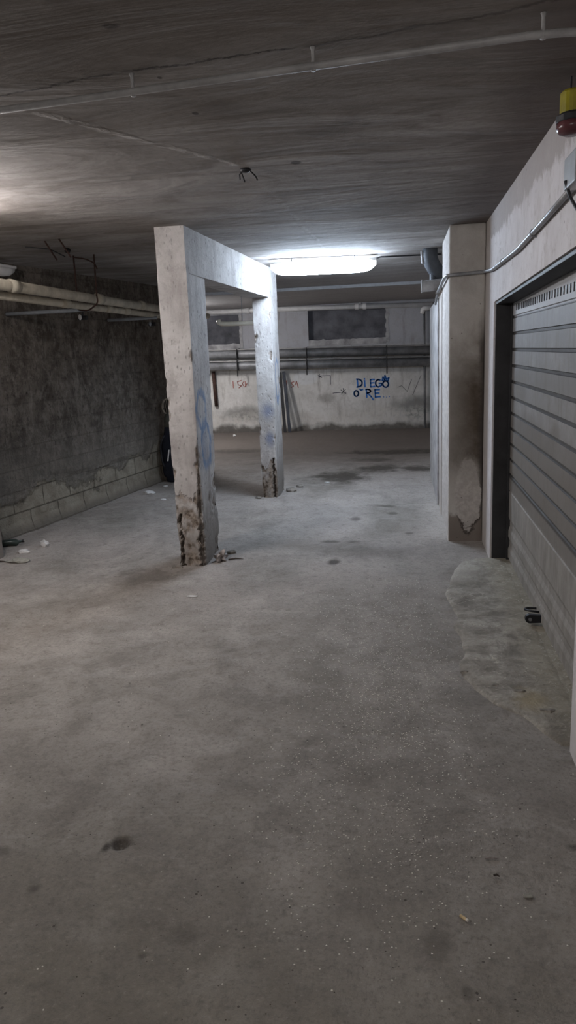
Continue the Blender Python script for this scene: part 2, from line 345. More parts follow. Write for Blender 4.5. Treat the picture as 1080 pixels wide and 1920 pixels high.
M['blackpaint'] = plain('marker_black', (0.05, 0.05, 0.065), .8, 0, .2, 20)
M['greypaint'] = plain('marker_grey', (0.2, 0.2, 0.19), .8, 0, .2, 20)
M['paper'] = plain('paper_white', (0.62, 0.61, 0.6), .85, 0, .2, 12)
M['grit_pale'] = plain('grit_glint', (0.85, 0.82, 0.74), .4, 0, .1, 90)  # pale grit, whitened further to carry its sparkle
M['butt'] = plain('filter_cream', (0.62, 0.47, 0.27), .85, 0, .2, 60)
M['ash'] = plain('paper_pale', (0.66, 0.63, 0.56), .85, 0, .15, 60)
M['twig'] = plain('twig_dark', (0.07, 0.055, 0.045), .9, 0, .3, 30)
M['stone'] = plain('rubble_pale', (0.26, 0.235, 0.205), .95, 0, .35, 18, bump=.6)
M['cardgrey'] = plain('card_grey', (0.30, 0.29, 0.25), .9, 0, .2, 30)
M['steel'] = plain('bar_dark_steel', (0.055, 0.06, 0.075), .45, .4, .3, 10)
M['foil'] = plain('foil_crumpled', (0.36, 0.32, 0.30), .3, .5, .35, 40, bump=.8)
M['bottle'] = plain('plastic_dark_green', (0.035, 0.05, 0.045), .3, 0, .3, 20)

def mat_apron():
    s = Mat('apron_poured_concrete', .9, 0, .25)
    wp = s.noise(5, 7, .68, .4); fine = s.noise(40, 6, .75)
    c = s.mix(s.rng(wp, .38, .6), (0.19, 0.172, 0.148), (0.40, 0.375, 0.33))
    c = s.mix(s.rng(s.noise(14, 8, .75, .3), .48, .62, 0, .6), c, (0.16, 0.145, 0.125))
    c = s.mix(s.mul(s.blob(s.x, s.y, .36, 5.3, .22, .4, wp, 1.0, .7), .6), c, (0.46, 0.43, 0.385))
    c = s.mix(s.mul(s.rng(s.add(s.x, s.mul(s.sub(wp, .5), .35)), .55, .68), .5), c, (0.33, 0.295, 0.22))
    ch = s.mul(s.rng(s.noise(17, 7, .7, 2.2), .58, .62), s.mx(s.rng(s.noise(2.5, 3), .46, .58), s.rng(s.x, .62, .72)))
    c = s.mix(s.mul(ch, .85), c, (0.62, 0.575, 0.50))
    rust = s.blob(s.x, s.y, .56, 3.2, .10, .14, wp, 1.5, .7)
    c = s.mix(s.mul(rust, .5), c, (0.34, 0.27, 0.14))
    c = s.mix(s.rng(fine, .5, .75, 0, .5), c, (0.12, 0.11, 0.095))
    b = s.bump(fine, .6, .008); b = s.bump(wp, .8, .03, b); b = s.bump(ch, .6, .008, b)
    return s.done(c, b)
M['apron'] = mat_apron()

def mat_glow(name, col, strength, base=(.9, .9, .9)):
    s = Mat(name, .4)
    s.b.inputs['Emission Color'].default_value = (*col, 1); s.b.inputs['Emission Strength'].default_value = strength
    return s.done(base)
M['glow'] = mat_glow('tube_lit_cold', (0.68, 0.82, 1.0), 31)
M['glow2'] = mat_glow('tube_lit_neutral', (1.0, 0.955, 0.95), 29)
M['glow3'] = mat_glow('tube_lit_neutral_far', (1.0, 0.96, 0.94), 16)

M['glow4'] = mat_glow('added_fill_recess', (1.0, 0.98, 0.99), 46)  # glow of the added fill lamp in the recess
# ------------------------------------------------------------------ mesh helpers
def new(): return bmesh.new()
def obj(name, bm, m, parent=None, smooth=False, bevel=0, auto=None):
    me = bpy.data.meshes.new(name); bmesh.ops.recalc_face_normals(bm, faces=bm.faces); bm.to_mesh(me); bm.free()
    me.materials.append(m)
    if smooth:
        for p in me.polygons: p.use_smooth = True
    o = bpy.data.objects.new(name, me); C.objects.link(o)
    if bevel:
        b = o.modifiers.new('bevel', 'BEVEL'); b.width = bevel; b.segments = 2; b.limit_method = 'ANGLE'
    if parent: o.parent = parent
    return o
def thing(name, label, cat, loc=(0, 0, 0), group=None, rz=0):
    o = bpy.data.objects.new(name, None); C.objects.link(o); o.location = loc; o.rotation_euler = (0, 0, rz)
    o.empty_display_size = .1
    return tag(o, label, cat, group)
def tag(o, label, cat, group=None, kind=None):
    o['label'] = label; o['category'] = cat
    if group: o['group'] = group
    if kind: o['kind'] = kind
    return o
def struct(name, bm, m, parent=None, **k):
    o = obj(name, bm, m, parent, **k)
    if parent is None: o['kind'] = 'structure'
    return o
def box(bm, x0, x1, y0, y1, z0, z1):
    v = [bm.verts.new(p) for p in ((x0, y0, z0), (x1, y0, z0), (x1, y1, z0), (x0, y1, z0), (x0, y0, z1), (x1, y0, z1), (x1, y1, z1), (x0, y1, z1))]
    for f in ((0, 3, 2, 1), (4, 5, 6, 7), (0, 1, 5, 4), (1, 2, 6, 5), (2, 3, 7, 6), (3, 0, 4, 7)): bm.faces.new([v[i] for i in f])
    return v
def obox(bm, c, ax, ay, az, hx, hy, hz):
    """box with its own axes"""
    c = Vector(c); ax, ay, az = Vector(ax).normalized(), Vector(ay).normalized(), Vector(az).normalized()
    v = [bm.verts.new(c + ax * hx * i + ay * hy * j + az * hz * k) for k in (-1, 1) for (i, j) in ((-1, -1), (1, -1), (1, 1), (-1, 1))]
    for f in ((0, 3, 2, 1), (4, 5, 6, 7), (0, 1, 5, 4), (1, 2, 6, 5), (2, 3, 7, 6), (3, 0, 4, 7)): bm.faces.new([v[i] for i in f])
def tube(bm, pts, r, seg=12, caps=True):
    """round tube through points; r number or list"""
    pts = [Vector(p) for p in pts]; n = len(pts); rs = r if isinstance(r, (list, tuple)) else [r] * n
    rings = []; up = None
    for i, p in enumerate(pts):
        d = ((pts[min(i + 1, n - 1)] - p).normalized() + (p - pts[max(i - 1, 0)]).normalized())
        if d.length < 1e-6: d = pts[min(i + 1, n - 1)] - p
        d.normalize()
        if up is None:
            up = Vector((0, 0, 1)) if abs(d.z) < .9 else Vector((1, 0, 0))
        u = d.cross(up).normalized(); w = u.cross(d).normalized(); up = w
        rings.append([bm.verts.new(p + (u * math.cos(a) + w * math.sin(a)) * rs[i]) for a in [2 * math.pi * k / seg for k in range(seg)]])
    for a, b in zip(rings, rings[1:]):
        for k in range(seg): bm.faces.new((a[k], a[(k + 1) % seg], b[(k + 1) % seg], b[k]))
    if caps: bm.faces.new(rings[0][::-1]); bm.faces.new(rings[-1])
def bend(pts, rad, n=6):
    """round the corners of a polyline"""
    pts = [Vector(p) for p in pts]; out = [pts[0]]
    for a, b, c in zip(pts, pts[1:], pts[2:]):
        d1 = (a - b); d2 = (c - b); r = min(rad, d1.length * .45, d2.length * .45)
        p = b + d1.normalized() * r; q = b + d2.normalized() * r
        for k in range(n + 1):
            t = k / n; out.append(p * (1 - t) ** 2 + b * 2 * t * (1 - t) + q * t * t)
    out.append(pts[-1]); return out
def lump(bm, c, r, squash=(1, 1, 1), amp=.35, seed=0, sub=2, rot=0):
    q = bmesh.ops.create_icosphere(bm, subdivisions=sub, radius=1)
    R = Matrix.Rotation(rot, 3, 'Z')
    for v in q['verts']:
        d = 1 + amp * noise.noise(v.co * 1.7 + Vector((seed * 7.3, seed * 3.1, seed)))  + amp * .5 * noise.noise(v.co * 4 + Vector((seed, 5, 1)))
        v.co = R @ Vector((v.co.x * d * r * squash[0], v.co.y * d * r * squash[1], v.co.z * d * r * squash[2])) + Vector(c)
def prism(bm, pts, axis_vec):
    """flat outline pushed along a vector"""
    a = [bm.verts.new(p) for p in pts]; b = [bm.verts.new(Vector(p) + Vector(axis_vec)) for p in pts]
    n = len(pts); bm.faces.new(a); bm.faces.new(b[::-1])
    for i in range(n): bm.faces.new((a[i], b[i], b[(i + 1) % n], a[(i + 1) % n]))

# ------------------------------------------------------------------ camera
cam = bpy.data.cameras.new('camera'); co = bpy.data.objects.new('camera', cam); C.objects.link(co)
# image frame (x right, y down, z forward) -> room: filled in below from the measured vanishing points
vY = Vector((213., -308., 1380.)); dx = 270.; dy = (1380. ** 2 + 213. * dx) / 308.
nD = Vector((dx, dy, 1380.)); Yc = vY.normalized(); Dc = nD.normalized(); Zc = -Dc; Xc = Yc.cross(Zc)
if Xc.x < 0: Xc = -Xc
def room(v): return Vector((Xc.dot(v), Yc.dot(v), Zc.dot(v)))
r_, d_, f_ = room(Vector((1, 0, 0))), room(Vector((0, 1, 0))), room(Vector((0, 0, 1)))
Rc = Matrix((r_, -d_, -f_)).transposed()
co.matrix_world = Matrix.Translation((0, 0, H)) @ Rc.to_4x4()
cam.sensor_fit = 'VERTICAL'; cam.sensor_height = 24.0; cam.lens = 1380. / 1920. * 24.0; cam.clip_start = .05
bpy.context.scene.camera = co

# ------------------------------------------------------------------ setting
XR = .65          # right wall face
def wl(y): return -3.67 + (y - 6.15) * .165   # left wall face
DY0, DY1, DZ = 2.80, 5.57, 1.89   # garage door opening
# floor
PITS = [(-.96, 2.085, .035, .028), (-.54, 5.5, .09, .014), (-.72, 1.64, .035, .01), (-.63, 1.73, .12, .008), (-.45, 6.98, .12, .012), (.3, 4.9, .0001, 0)]
def floor_z(x, y):
    z = .010 * noise.noise(Vector((x * 1.1, y * 1.1, 0))) + .004 * noise.noise(Vector((x * 4.3, y * 4.3, 3)))
    z -= .004
    for (px, py, r, d) in PITS:
        q = ((x - px) ** 2 + (y - py) ** 2) / (r * r)
        if q < 4: z -= d * math.exp(-q * 1.6) * (1 + .5 * noise.noise(Vector((x * 30, y * 30, 0))))
    return z
def ticks(a, b, f):
    out = [a]
    while out[-1] < b: out.append(out[-1] + f(out[-1]))
    out[-1] = b; return out
bm = new()
xs = ticks(-6.6, 1.3, lambda v: .010 if -1.04 < v < -.88 else .025 if -1.6 < v < .9 else .09)
ys = ticks(NEAR - .1, FAR + .2, lambda v: .010 if 2.02 < v < 2.15 else .025 if 1.2 < v < 3.2 else (.05 if 1.2 < v < 7 else .12))
grid = [[bm.verts.new((x, y, floor_z(x, y))) for x in xs] for y in ys]
for j in range(len(ys) - 1):
    for i in range(len(xs) - 1): bm.faces.new((grid[j][i], grid[j][i + 1], grid[j + 1][i + 1], grid[j + 1][i]))
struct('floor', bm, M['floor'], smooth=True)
# ceiling
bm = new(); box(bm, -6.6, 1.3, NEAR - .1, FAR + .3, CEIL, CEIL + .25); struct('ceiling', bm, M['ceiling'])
# right wall round the garage opening
bm = new()
box(bm, XR, 1.25, DY1, FAR + .3, -.1, CEIL); prism(bm, [(XR, DY0, DZ + .062), (XR, DY1, DZ), (XR, DY1, CEIL), (XR, DY0, CEIL)], (.6, 0, 0)); box(bm, XR, 1.25, NEAR, DY0, -.1, CEIL)
struct('wall_right', bm, M['right'])
bm = new(); box(bm, -6.6, 1.3, NEAR - .3, NEAR, -.1, CEIL); struct('wall_front', bm, M['right'])
# left wall, local x runs along it
ang = math.atan2(1, .165)
L = math.hypot(10.45 - NEAR, (10.45 - NEAR) * .165)
bm = new()
nx, nz = 260, 60
def lw(i, k):
    x = L * i / nx - L; z = -.05 + (CEIL + .05) * k / nz
    d = .022 * noise.noise(Vector((x * 2.2, 0, z * 2.2))) + .012 * noise.noise(Vector((x * 9, 1, z * 9)))
    peel = .40 - .5 * noise.noise(Vector((x * .8, 4, 0)))
    if z < peel: d = d * .35 - .018
    if z < .12: d += .05 * (1 - z / .12) * (.6 + .5 * noise.noise(Vector((x * 3, 2, 0))))
    return (x, -d, z)
g = [[bm.verts.new(lw(i, k)) for i in range(nx + 1)] for k in range(nz + 1)]
for k in range(nz):
    for i in range(nx): bm.faces.new((g[k][i], g[k][i + 1], g[k + 1][i + 1], g[k + 1][i]))
# thickness behind
e = [g[0][0], g[0][nx], g[nz][nx], g[nz][0]]
bk = [bm.verts.new((p.co.x, .3, p.co.z)) for p in e]
bm.faces.new(bk)
bm.faces.new([g[0][i] for i in range(nx + 1)] + [bk[1], bk[0]])
bm.faces.new([g[nz][i] for i in range(nx, -1, -1)] + [bk[3], bk[2]])
bm.faces.new([g[k][nx] for k in range(nz + 1)] + [bk[2], bk[1]])
bm.faces.new([g[k][0] for k in range(nz, -1, -1)] + [bk[0], bk[3]])
o = struct('wall_left', bm, M['left'])
o.location = (wl(10.45), 10.45, 0); o.rotation_euler = (0, 0, ang)
# recess behind the left wall's end
bm = new(); box(bm, -6.4, -5.2, 10.0, FAR + .3, -.1, CEIL); struct('wall_left_recess', bm, M['back'])
# back wall with two blocked openings
W = [(-5.2, -3.27, 1.80, 2.40), (-1.86, -.30, 1.82, 2.38)]
bm = new()
x = -5.2
box(bm, -5.2, XR, FAR, FAR + .3, -.1, 1.80); box(bm, -5.2, XR, FAR, FAR + .3, 2.40, CEIL)
box(bm, W[0][1], W[1][0], FAR, FAR + .3, 1.80, 2.40); box(bm, W[1][1], XR, FAR, FAR + .3, 1.80, 2.40)
struct('wall_back', bm, M['back'])
for n, (x0, x1, z0, z1) in enumerate(W):
    bm = new(); box(bm, x0, x1, FAR + .09, FAR + .2, 1.8, 2.4); w = struct('window_%d' % (n + 1), bm, M['recess'])
    bm = new(); prev = None
    # ragged mortar sill
    pts = []
    m = 26
    for i in range(m + 1): pts.append((x0 + (x1 - x0) * i / m, FAR - .012, 1.80 + .03 * noise.noise(Vector((i * .9, n * 5, 0))) + .02))
    pts2 = [(x1, FAR - .012, 1.70), (x0, FAR - .012, 1.70)]
    prism(bm, pts + pts2, (0, .1, 0)); s_ = obj('window_sill', bm, M['sill'], w)
    bm = new(); 
    pts = [(x1 - .02, FAR - .008, z) for z in (1.72, 2.40)]
    rag = [(x1 + .05 + .05 * noise.noise(Vector((z * 9, n, 2))), FAR - .008, z) for z in [2.40 - k * .04 for k in range(18)]]
    prism(bm, [(x1 - .01 + .03 * noise.noise(Vector((z * 11, n, 7))), FAR - .008, z) for z in [1.72 + k * .04 for k in range(18)]] + rag, (0, .1, 0)); obj('window_reveal', bm, M['sill'], w)
# strip of ceiling trunking line near the far end
bm = new(); box(bm, -5.2, XR, 10.95, 11.2, CEIL - .045, CEIL); struct('trim_1', bm, M['ceiling'], bevel=.006)

# ------------------------------------------------------------------ concrete frame: two pillars and a beam
def pillar_mesh(x0, x1, y0, y1, h, seed, near):
    bm = new(); col = bm.loops.layers.color if False else None
    lay = bm.verts.layers.float.new('spall')
    nzz = 260; nu = 22; nv = 26
    ring_uv = []
    for i in range(nu): ring_uv.append((i / nu, 0.0, (0, -1)))
    for j in range(nv): ring_uv.append((1.0, j / nv, (1, 0)))
    for i in range(nu): ring_uv.append((1 - i / nu, 1.0, (0, 1)))
    for j in range(nv): ring_uv.append((0.0, 1 - j / nv, (-1, 0)))
    rows = []
    for k in range(nzz + 1):
        z = -.06 + (h + .06) * (k / nzz) ** 1.35
        row = []
        for (u, v, nrm) in ring_uv:
            x = x0 + (x1 - x0) * u; y = y0 + (y1 - y0) * v
            ed = min(min(u, 1 - u) * (x1 - x0) + (0 if v in (0.0, 1.0) else 9), 9)
            cu = min(u, 1 - u) * (x1 - x0); cv = min(v, 1 - v) * (y1 - y0)
            corner = math.hypot(cu, cv)       # distance to the nearest vertical edge
            P = Vector((x * 5, y * 5, z * 3 + seed * 11)); P2 = Vector((x * 16, y * 16, z * 11 + seed))
            n1 = noise.noise(P); n2 = noise.noise(P2); n3 = noise.noise(P2 * 2.3)
            low = max(0, 1 - z / (1.25 if near else .8)); foot = max(0, 1 - z / .5)
            # bites out of the edges
            bite = max(0, n2 * .9 + n1 * .5 + n3 * .3 - .16 + low * .5 - corner * 19)
            # broken render on the faces near the foot: the front loses its skin below a ragged line
            face = max(0, n1 * 1.1 + n2 * .6 + n3 * .4 - .6 + foot * .8)
            front_face = v == 0.0 and 0 < u < 1
            line_z = (.56 if near else .36) + .09 * noise.noise(Vector((x * 14, 2, seed))) + .05 * noise.noise(Vector((x * 40, 5, seed)))
            if front_face and z < line_z: face = max(face, (.42 if near else .55) + .25 * n3 + .3 * n2)
            cr = 0
            rg = noise.noise(Vector((z * 7, seed, 1))) + .6 * noise.noise(Vector((z * 21, seed, 2))) + .4 * noise.noise(Vector((z * 50, seed, 4)))
            if near and u > .4:
                wdt = .010 + .034 * max(0, .95 - z) * (1 + .9 * rg) + .006 * rg
                d = math.hypot((x1 - x), (y - y0) * .8) + .010 * n2 + .006 * n3
                if z < 1.05: cr = .9 * max(0, min(1, (wdt - d) / .012)) * min(1, (1.05 - z) * 3)
            if not near and z < .45:
                d = abs((x1 - .04 + .03 * rg) - x) + (0 if v == 0.0 else .02); cr = max(cr, .9 * max(0, min(1, (.016 + .01 * n2 - d) / .008)))
            if near and u < .5 and z < .42 and v == 0.0:
                d = abs(x - (x0 + .032 + .016 * rg)); cr = max(cr, .95 * max(0, min(1, (.012 + .012 * n3 + .02 * (.4 - z) - d) / .010)))
            sp = min(1.0, max(bite * 1.2, face * .7, cr))
            dep = .022 * min(1.2, bite) + .016 * min(1, face) + .03 * cr
            dep *= 1 if z > -.01 else .5
            dep += .003 * n1 - .003
            cxp, cyp = (x0 + x1) / 2, (y0 + y1) / 2
            d = Vector((nrm[0], nrm[1])) 
            if corner < .001: d = Vector((math.copysign(.7, u - .5), math.copysign(.7, v - .5)))
            taper = 1 - .09 * max(0, 1 - z / h)   # slightly thinner foot
            px = cxp + (x - cxp) * taper - d.x * dep; py = y - d.y * dep
            if z > h - .03: dd = 0
            vt = bm.verts.new((px, py, z)); vt[lay] = sp; row.append(vt)
        rows.append(row)
    n = len(ring_uv)
    for a, b in zip(rows, rows[1:]):
        for i in range(n): bm.faces.new((a[i], a[(i + 1) % n], b[(i + 1) % n], b[i]))
    bm.faces.new(rows[0][::-1]); bm.faces.new(rows[-1])
    return bm
fr = thing('concrete_portal', 'whitewashed concrete frame of two crumbling pillars joined by a beam under the ceiling', 'pillar', (-1.6, 5.35, 0))
def at(o, par): o.parent = par; o.matrix_parent_inverse = Matrix.Translation(-Vector(par.location)); return o
def att(name, bm, m, par, **k):
    o = obj(name, bm, m, None, **k)
    o.parent = par; o.matrix_parent_inverse = Matrix.Translation(-par.location); return o
BZ = 2.19
p1 = att('pillar', pillar_mesh(-1.735, -1.52, 5.35, 5.84, BZ, 1, True), M['pillar'], fr)
p1['label'] = 'nearer pillar with a dark open crack down its corner'
p2 = att('pillar', pillar_mesh(-1.585, -1.395, 8.10, 8.56, BZ, 2, False), M['pillar'], fr)
p2['label'] = 'farther pillar with a blue-grey smear and broken foot'
bm = new()
# beam runs over both pillars, slightly askew in plan as the frame is
v = [(-1.735, 5.35), (-1.52, 5.35), (-1.392, 8.56), (-1.588, 8.56)]
nseg = 40
lay = bm.verts.layers.float.new('spall')
def lerp(a, b, t): return a + (b - a) * t
rows = []
for i in range(nseg + 1):
    t = i / nseg; y = lerp(5.35, 8.56, t); xa = lerp(-1.735, -1.588, t); xb = lerp(-1.52, -1.392, t)
    nn = lambda k: .004 * noise.noise(Vector((t * 18, k, 0)))
    rows.append([bm.verts.new(p) for p in ((xa + nn(1), y, BZ + nn(2)), (xb + nn(3), y, BZ + nn(4)), (xb + nn(5), y, CEIL), (xa, y, CEIL))])
for a, b in zip(rows, rows[1:]):
    for i in range(4): bm.faces.new((a[i], a[(i + 1) % 4], b[(i + 1) % 4], b[i]))
bm.faces.new(rows[0][::-1]); bm.faces.new(rows[-1])
att('beam', bm, M['pillar'], fr)

# ------------------------------------------------------------------ pilaster and far pier on the right
def rough_box(bm, x0, x1, y0, y1, z0, z1, amp=.006, step=.06, seed=0, foot=0):
    def face(o, u, v, nu, nv, nrm):
        g = []
        for j in range(nv + 1):
            r = []
            for i in range(nu + 1):
                p = Vector(o) + Vector(u) * (i / nu) + Vector(v) * (j / nv)
                edge = i in (0, nu) or j in (0, nv)
                d = amp * noise.noise(p * 4 + Vector((seed, 0, 0))) * (0 if edge else 1)
                r.append(bm.verts.new(p - Vector(nrm) * abs(d)))
            g.append(r)
        for j in range(nv):
            for i in range(nu): bm.faces.new((g[j][i], g[j][i + 1], g[j + 1][i + 1], g[j + 1][i]))
    N = lambda l: max(1, int(l / step))
    X, Y, Z = x1 - x0, y1 - y0, z1 - z0
    face((x0, y0, z0), (X, 0, 0), (0, 0, Z), N(X), N(Z), (0, -1, 0)); face((x0, y1, z0), (X, 0, 0), (0, 0, Z), N(X), N(Z), (0, 1, 0))
    face((x0, y0, z0), (0, Y, 0), (0, 0, Z), N(Y), N(Z), (-1, 0, 0)); face((x1, y0, z0), (0, Y, 0), (0, 0, Z), N(Y), N(Z), (1, 0, 0))
    face((x0, y0, z0), (X, 0, 0), (0, Y, 0), N(X), N(Y), (0, 0, -1)); face((x0, y0, z1), (X, 0, 0), (0, Y, 0), N(X), N(Y), (0, 0, 1))
    bmesh.ops.remove_doubles(bm, verts=bm.verts, dist=.0005)
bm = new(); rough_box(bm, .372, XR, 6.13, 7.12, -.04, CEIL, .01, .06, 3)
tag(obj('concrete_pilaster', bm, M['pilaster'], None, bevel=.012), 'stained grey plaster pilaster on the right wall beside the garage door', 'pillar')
bm = new(); rough_box(bm, .366, XR, 7.15, 9.66, -.04, 2.08, .01, .08, 5)
pier = obj('low_partition', bm, M['right'], None, bevel=.012)
tag(pier, 'pale plastered partition end behind the pilaster, stopping short of the ceiling', 'wall')
bm = new(); box(bm, .352, .37, 7.62, 9.64, 0, 2.06)
tag(obj('partition_board', bm, M['sill'], bevel=.003), 'narrow pale board edge fixed against the low partition behind the pilaster', 'board')
bm = new(); rough_box(bm, -4.2, -3.36, 5.0, 5.62, -.04, 1.9, .012, .07, 9)
tag(obj('concrete_buttress', bm, M['pilaster'], None, bevel=.02), 'pale concrete buttress at the left edge against the block wall', 'pillar')

# ------------------------------------------------------------------ apron in front of the garage door
out = [(.33, 5.12), (.40, 5.42), (.47, 5.53), (.60, 5.58), (.76, 5.60), (.76, 2.82), (.62, 2.83), (.57, 2.95), (.50, 3.08), (.40, 3.18), (.33, 3.32), (.28, 3.45), (.27, 3.62), (.31, 3.80), (.30, 3.98), (.275, 4.15), (.31, 4.30), (.285, 4.55), (.27, 4.72), (.30, 4.95)]
bm = new()
import mathutils.geometry as mg
# dense edge, then rings shrinking inward and rising
ed = []
for i in range(len(out)):
    a, b = Vector(out[i]), Vector(out[(i + 1) % len(out)]); m = max(1, int((b - a).length / .05))
    for k in range(m):
        p = a.lerp(b, k / m)
        if p.x < .74 : p = p + Vector((noise.noise(Vector((p.x * 9, p.y * 9, 1))), noise.noise(Vector((p.x * 9, p.y * 9, 8))))) * .02
        ed.append(p)
spine = lambda p: Vector((.62, min(max(p.y, 3.2), 5.3)))
rings = []
for t, zz in ((0, -.012), (.04, .006), (.1, .011), (.3, .014), (.6, .017), (1, .018)):
    r = []
    for p in ed:
        q = p.lerp(spine(p), t); z = zz + .004 * noise.noise(Vector((q.x * 12, q.y * 12, 2)))
        r.append(bm.verts.new((q.x, q.y, z)))
    rings.append(r)
for a, b in zip(rings, rings[1:]):
    n = len(a)
    for i in range(n): bm.faces.new((a[i], a[(i + 1) % n], b[(i + 1) % n], b[i]))
bmesh.ops.remove_doubles(bm, verts=bm.verts, dist=.0004)
tag(obj('concrete_apron', bm, M['apron'], smooth=True), 'rough patch of paler concrete laid on the floor in front of the garage door', 'concrete patch')

# ------------------------------------------------------------------ garage door
door = thing('door_1', 'grey sheet-metal garage door with vent slots in the right wall', 'door', (.78, 4.2, 0)); door['kind'] = 'structure'
bm = new()
XF = .775
box(bm, XR + .012, XF + .03, DY1 - .022, DY1 + .002, 0, DZ)             # far jamb lining
box(bm, XR + .012, XF + .03, DY0 - .002, DY0 + .022, 0, DZ)
prism(bm, [(XR + .012, DY0 + .022, DZ + .040), (XR + .012, DY1 - .022, DZ - .020), (XR + .012, DY1 - .022, DZ + .002), (XR + .012, DY0 + .022, DZ + .062)], (XF + .03 - XR - .012, 0, 0))
box(bm, XF - .012, XF + .03, DY1 - .06, DY1 - .022, 0, DZ - .022); box(bm, XF - .012, XF + .03, DY0 + .022, DY0 + .06, 0, DZ - .022)
att('door_frame', bm, M['jamb'], door, bevel=.002)
# leaf: one profiled sheet, grooves every 11 cm, broad folds low down
prof = [(0.0, .010), (0.02, 0.0), (.085, 0.0), (.115, .010), (.15, .010), (.18, 0.0), (.23, 0.0), (.26, .010), (.30, .010), (.33, 0.0), (.52, 0.0), (.527, .005), (.534, 0.0)]
z = .64
while z < 1.77:
    prof += [(z, 0.0), (z + .004, .008), (z + .018, .008), (z + .022, 0.0)]; z += .1115
prof += [(1.895, 0.0), (1.93, .018)]
bm = new(); y0, y1 = DY0 + .045, DY1 - .05
fa = [bm.verts.new((XF + d, y0, zz + .012)) for zz, d in prof]; fb = [bm.verts.new((XF + d, y1, zz + .012)) for zz, d in prof]
for i in range(len(prof) - 1): bm.faces.new((fa[i], fb[i], fb[i + 1], fa[i + 1]))
ba = [bm.verts.new((XF + .03, y0, prof[0][0] + .012)), bm.verts.new((XF + .03, y0, prof[-1][0] + .012))]; bb = [bm.verts.new((XF + .03, y1, prof[0][0] + .012)), bm.verts.new((XF + .03, y1, prof[-1][0] + .012))]
bm.faces.new((ba[0], ba[1], bb[1], bb[0])); bm.faces.new((fa[0], ba[0], bb[0], fb[0])); bm.faces.new((fa[-1], fb[-1], bb[1], ba[1]))
bm.faces.new(fa + [ba[1], ba[0]]); bm.faces.new(fb + [bb[1], bb[0]])
leaf = att('door_leaf', bm, M['door'], door)
# vent slots pressed in the top panel
for k in range(34):
    y = 2.98 + k * .072
    bm = new(); obox(bm, (XF - .0005, y, 1.838), (1, 0, 0), (0, 1, 0), (0, 0, 1), .004, .009, .021)
    att('vent_slot', bm, M['black'], door, bevel=.003)
# floor lock: loop and tongue
lk = new(); tube(lk, bend([(XF + .005, 4.21, .07), (XF - .055, 4.22, .075), (XF - .075, 4.27, .065), (XF - .05, 4.31, .06), (XF + .002, 4.30, .06)], .03), .007, 8)
lock = att('door_lock', lk, M['black'], door, smooth=True)
bm = new()
pts = [];
for k in range(13):
    a = math.pi / 2 + math.pi * k / 12; pts.append((XF - .062 + .026 * math.cos(a), 4.14, .052 + .026 * math.sin(a)))
pts += [(XF + .004, 4.14, .030), (XF + .004, 4.14, .074)]
prism(bm, pts, (0, .03, 0)); o = att('lock_tongue', bm, M['black'], door, bevel=.003)
bm = new(); tube(bm, [(XF - .062, 4.136, .052), (XF - .062, 4.132, .052)], .010, 12); att('lock_rivet', bm, M['metalconduit'], door)
# bottom seal angle on the floor
bm = new(); box(bm, XF - .035, XF + .03, DY0 + .03, DY1 - .03, 0, .012); att('sill_plate', bm, M['apron'], door)

# ------------------------------------------------------------------ lamps
def lamp(name, label, c, d, length, mat, zc, group=None, wide=.055, drop=.07, lit=True, deep=.06):
    """ceiling fixture: pan against the ceiling and a rounded long diffuser under it"""
    d = Vector(d).normalized(); s = Vector((-d.y, d.x, 0)); c = Vector((c[0], c[1], 0))
    t = thing(name, label, 'lamp', (c.x, c.y, zc), group)
    bm = new(); obox(bm, (c.x, c.y, zc + deep + .012), d, s, (0, 0, 1), length * .5, wide * .8, .012); att('lamp_housing', bm, M['white'], t, bevel=.006)
    bm = new(); rings = []
    n = 18; seg = 16
    for i in range(n + 1):
        u = -1 + 2 * i / n; sc = (1 - abs(u) ** 9) ** .5 if abs(u) < 1 else 0
        sc = max(sc, .35)
        r = []
        for k in range(seg + 1):
            a = math.pi * k / seg
            r.append(bm.verts.new(Vector((c.x, c.y, zc + deep)) + d * u * length * .5 + s * math.cos(a) * wide * sc - Vector((0, 0, 1)) * math.sin(a) * deep * 1.6 * sc))
        rings.append(r)
    for a, b in zip(rings, rings[1:]):
        for k in range(seg): bm.faces.new((a[k], a[k + 1], b[k + 1], b[k]))
        bm.faces.new((a[0], b[0], b[seg], a[seg]))
    bm.faces.new(rings[0]); bm.faces.new(rings[-1])
    att('lamp_diffuser', bm, mat, t, smooth=True)
    for sg in (-1, 1):
        if zc + deep + .03 < CEIL:
            bm = new(); q = c + d * sg * length * .3; tube(bm, [(q.x, q.y, zc + deep + .02), (q.x, q.y, CEIL)], .005, 6); att('lamp_hanger', bm, M['metalconduit'], t)
    return t
lamp('ceiling_lamp', 'brightly lit cold white tube lamp under the ceiling beside the far pillar', (-.76, 7.62), (1, .14, 0), 1.04, M['glow'], 2.385, wide=.06, deep=.065)
lamp('ceiling_lamp', 'unlit white lamp casing above the cream pipes at the left edge', (-3.52, 5.78), (.1, 1, 0), 1.45, M['white'], 2.385, wide=.045, deep=.05)
# lamps the photo shows only by their light: one left of view, one behind
lamp('ceiling_lamp', 'lit tube lamp out of view to the left', (-2.62, 3.75), (.02, 1, 0), 1.1, M['glow2'], 2.385)
lamp('ceiling_lamp', 'lit tube lamp behind the viewer', (-.9, -1.2), (1, 0, 0), 1.2, M['glow3'], 2.385)

lamp('ceiling_lamp', 'added unseen tube lamp in the far left recess, brightening the back wall', (-4.3, 12.9), (.3, 1, 0), 1.0, M['glow4'], 2.385)  # added fill lamp, unseen, lifts the back wall and far floor
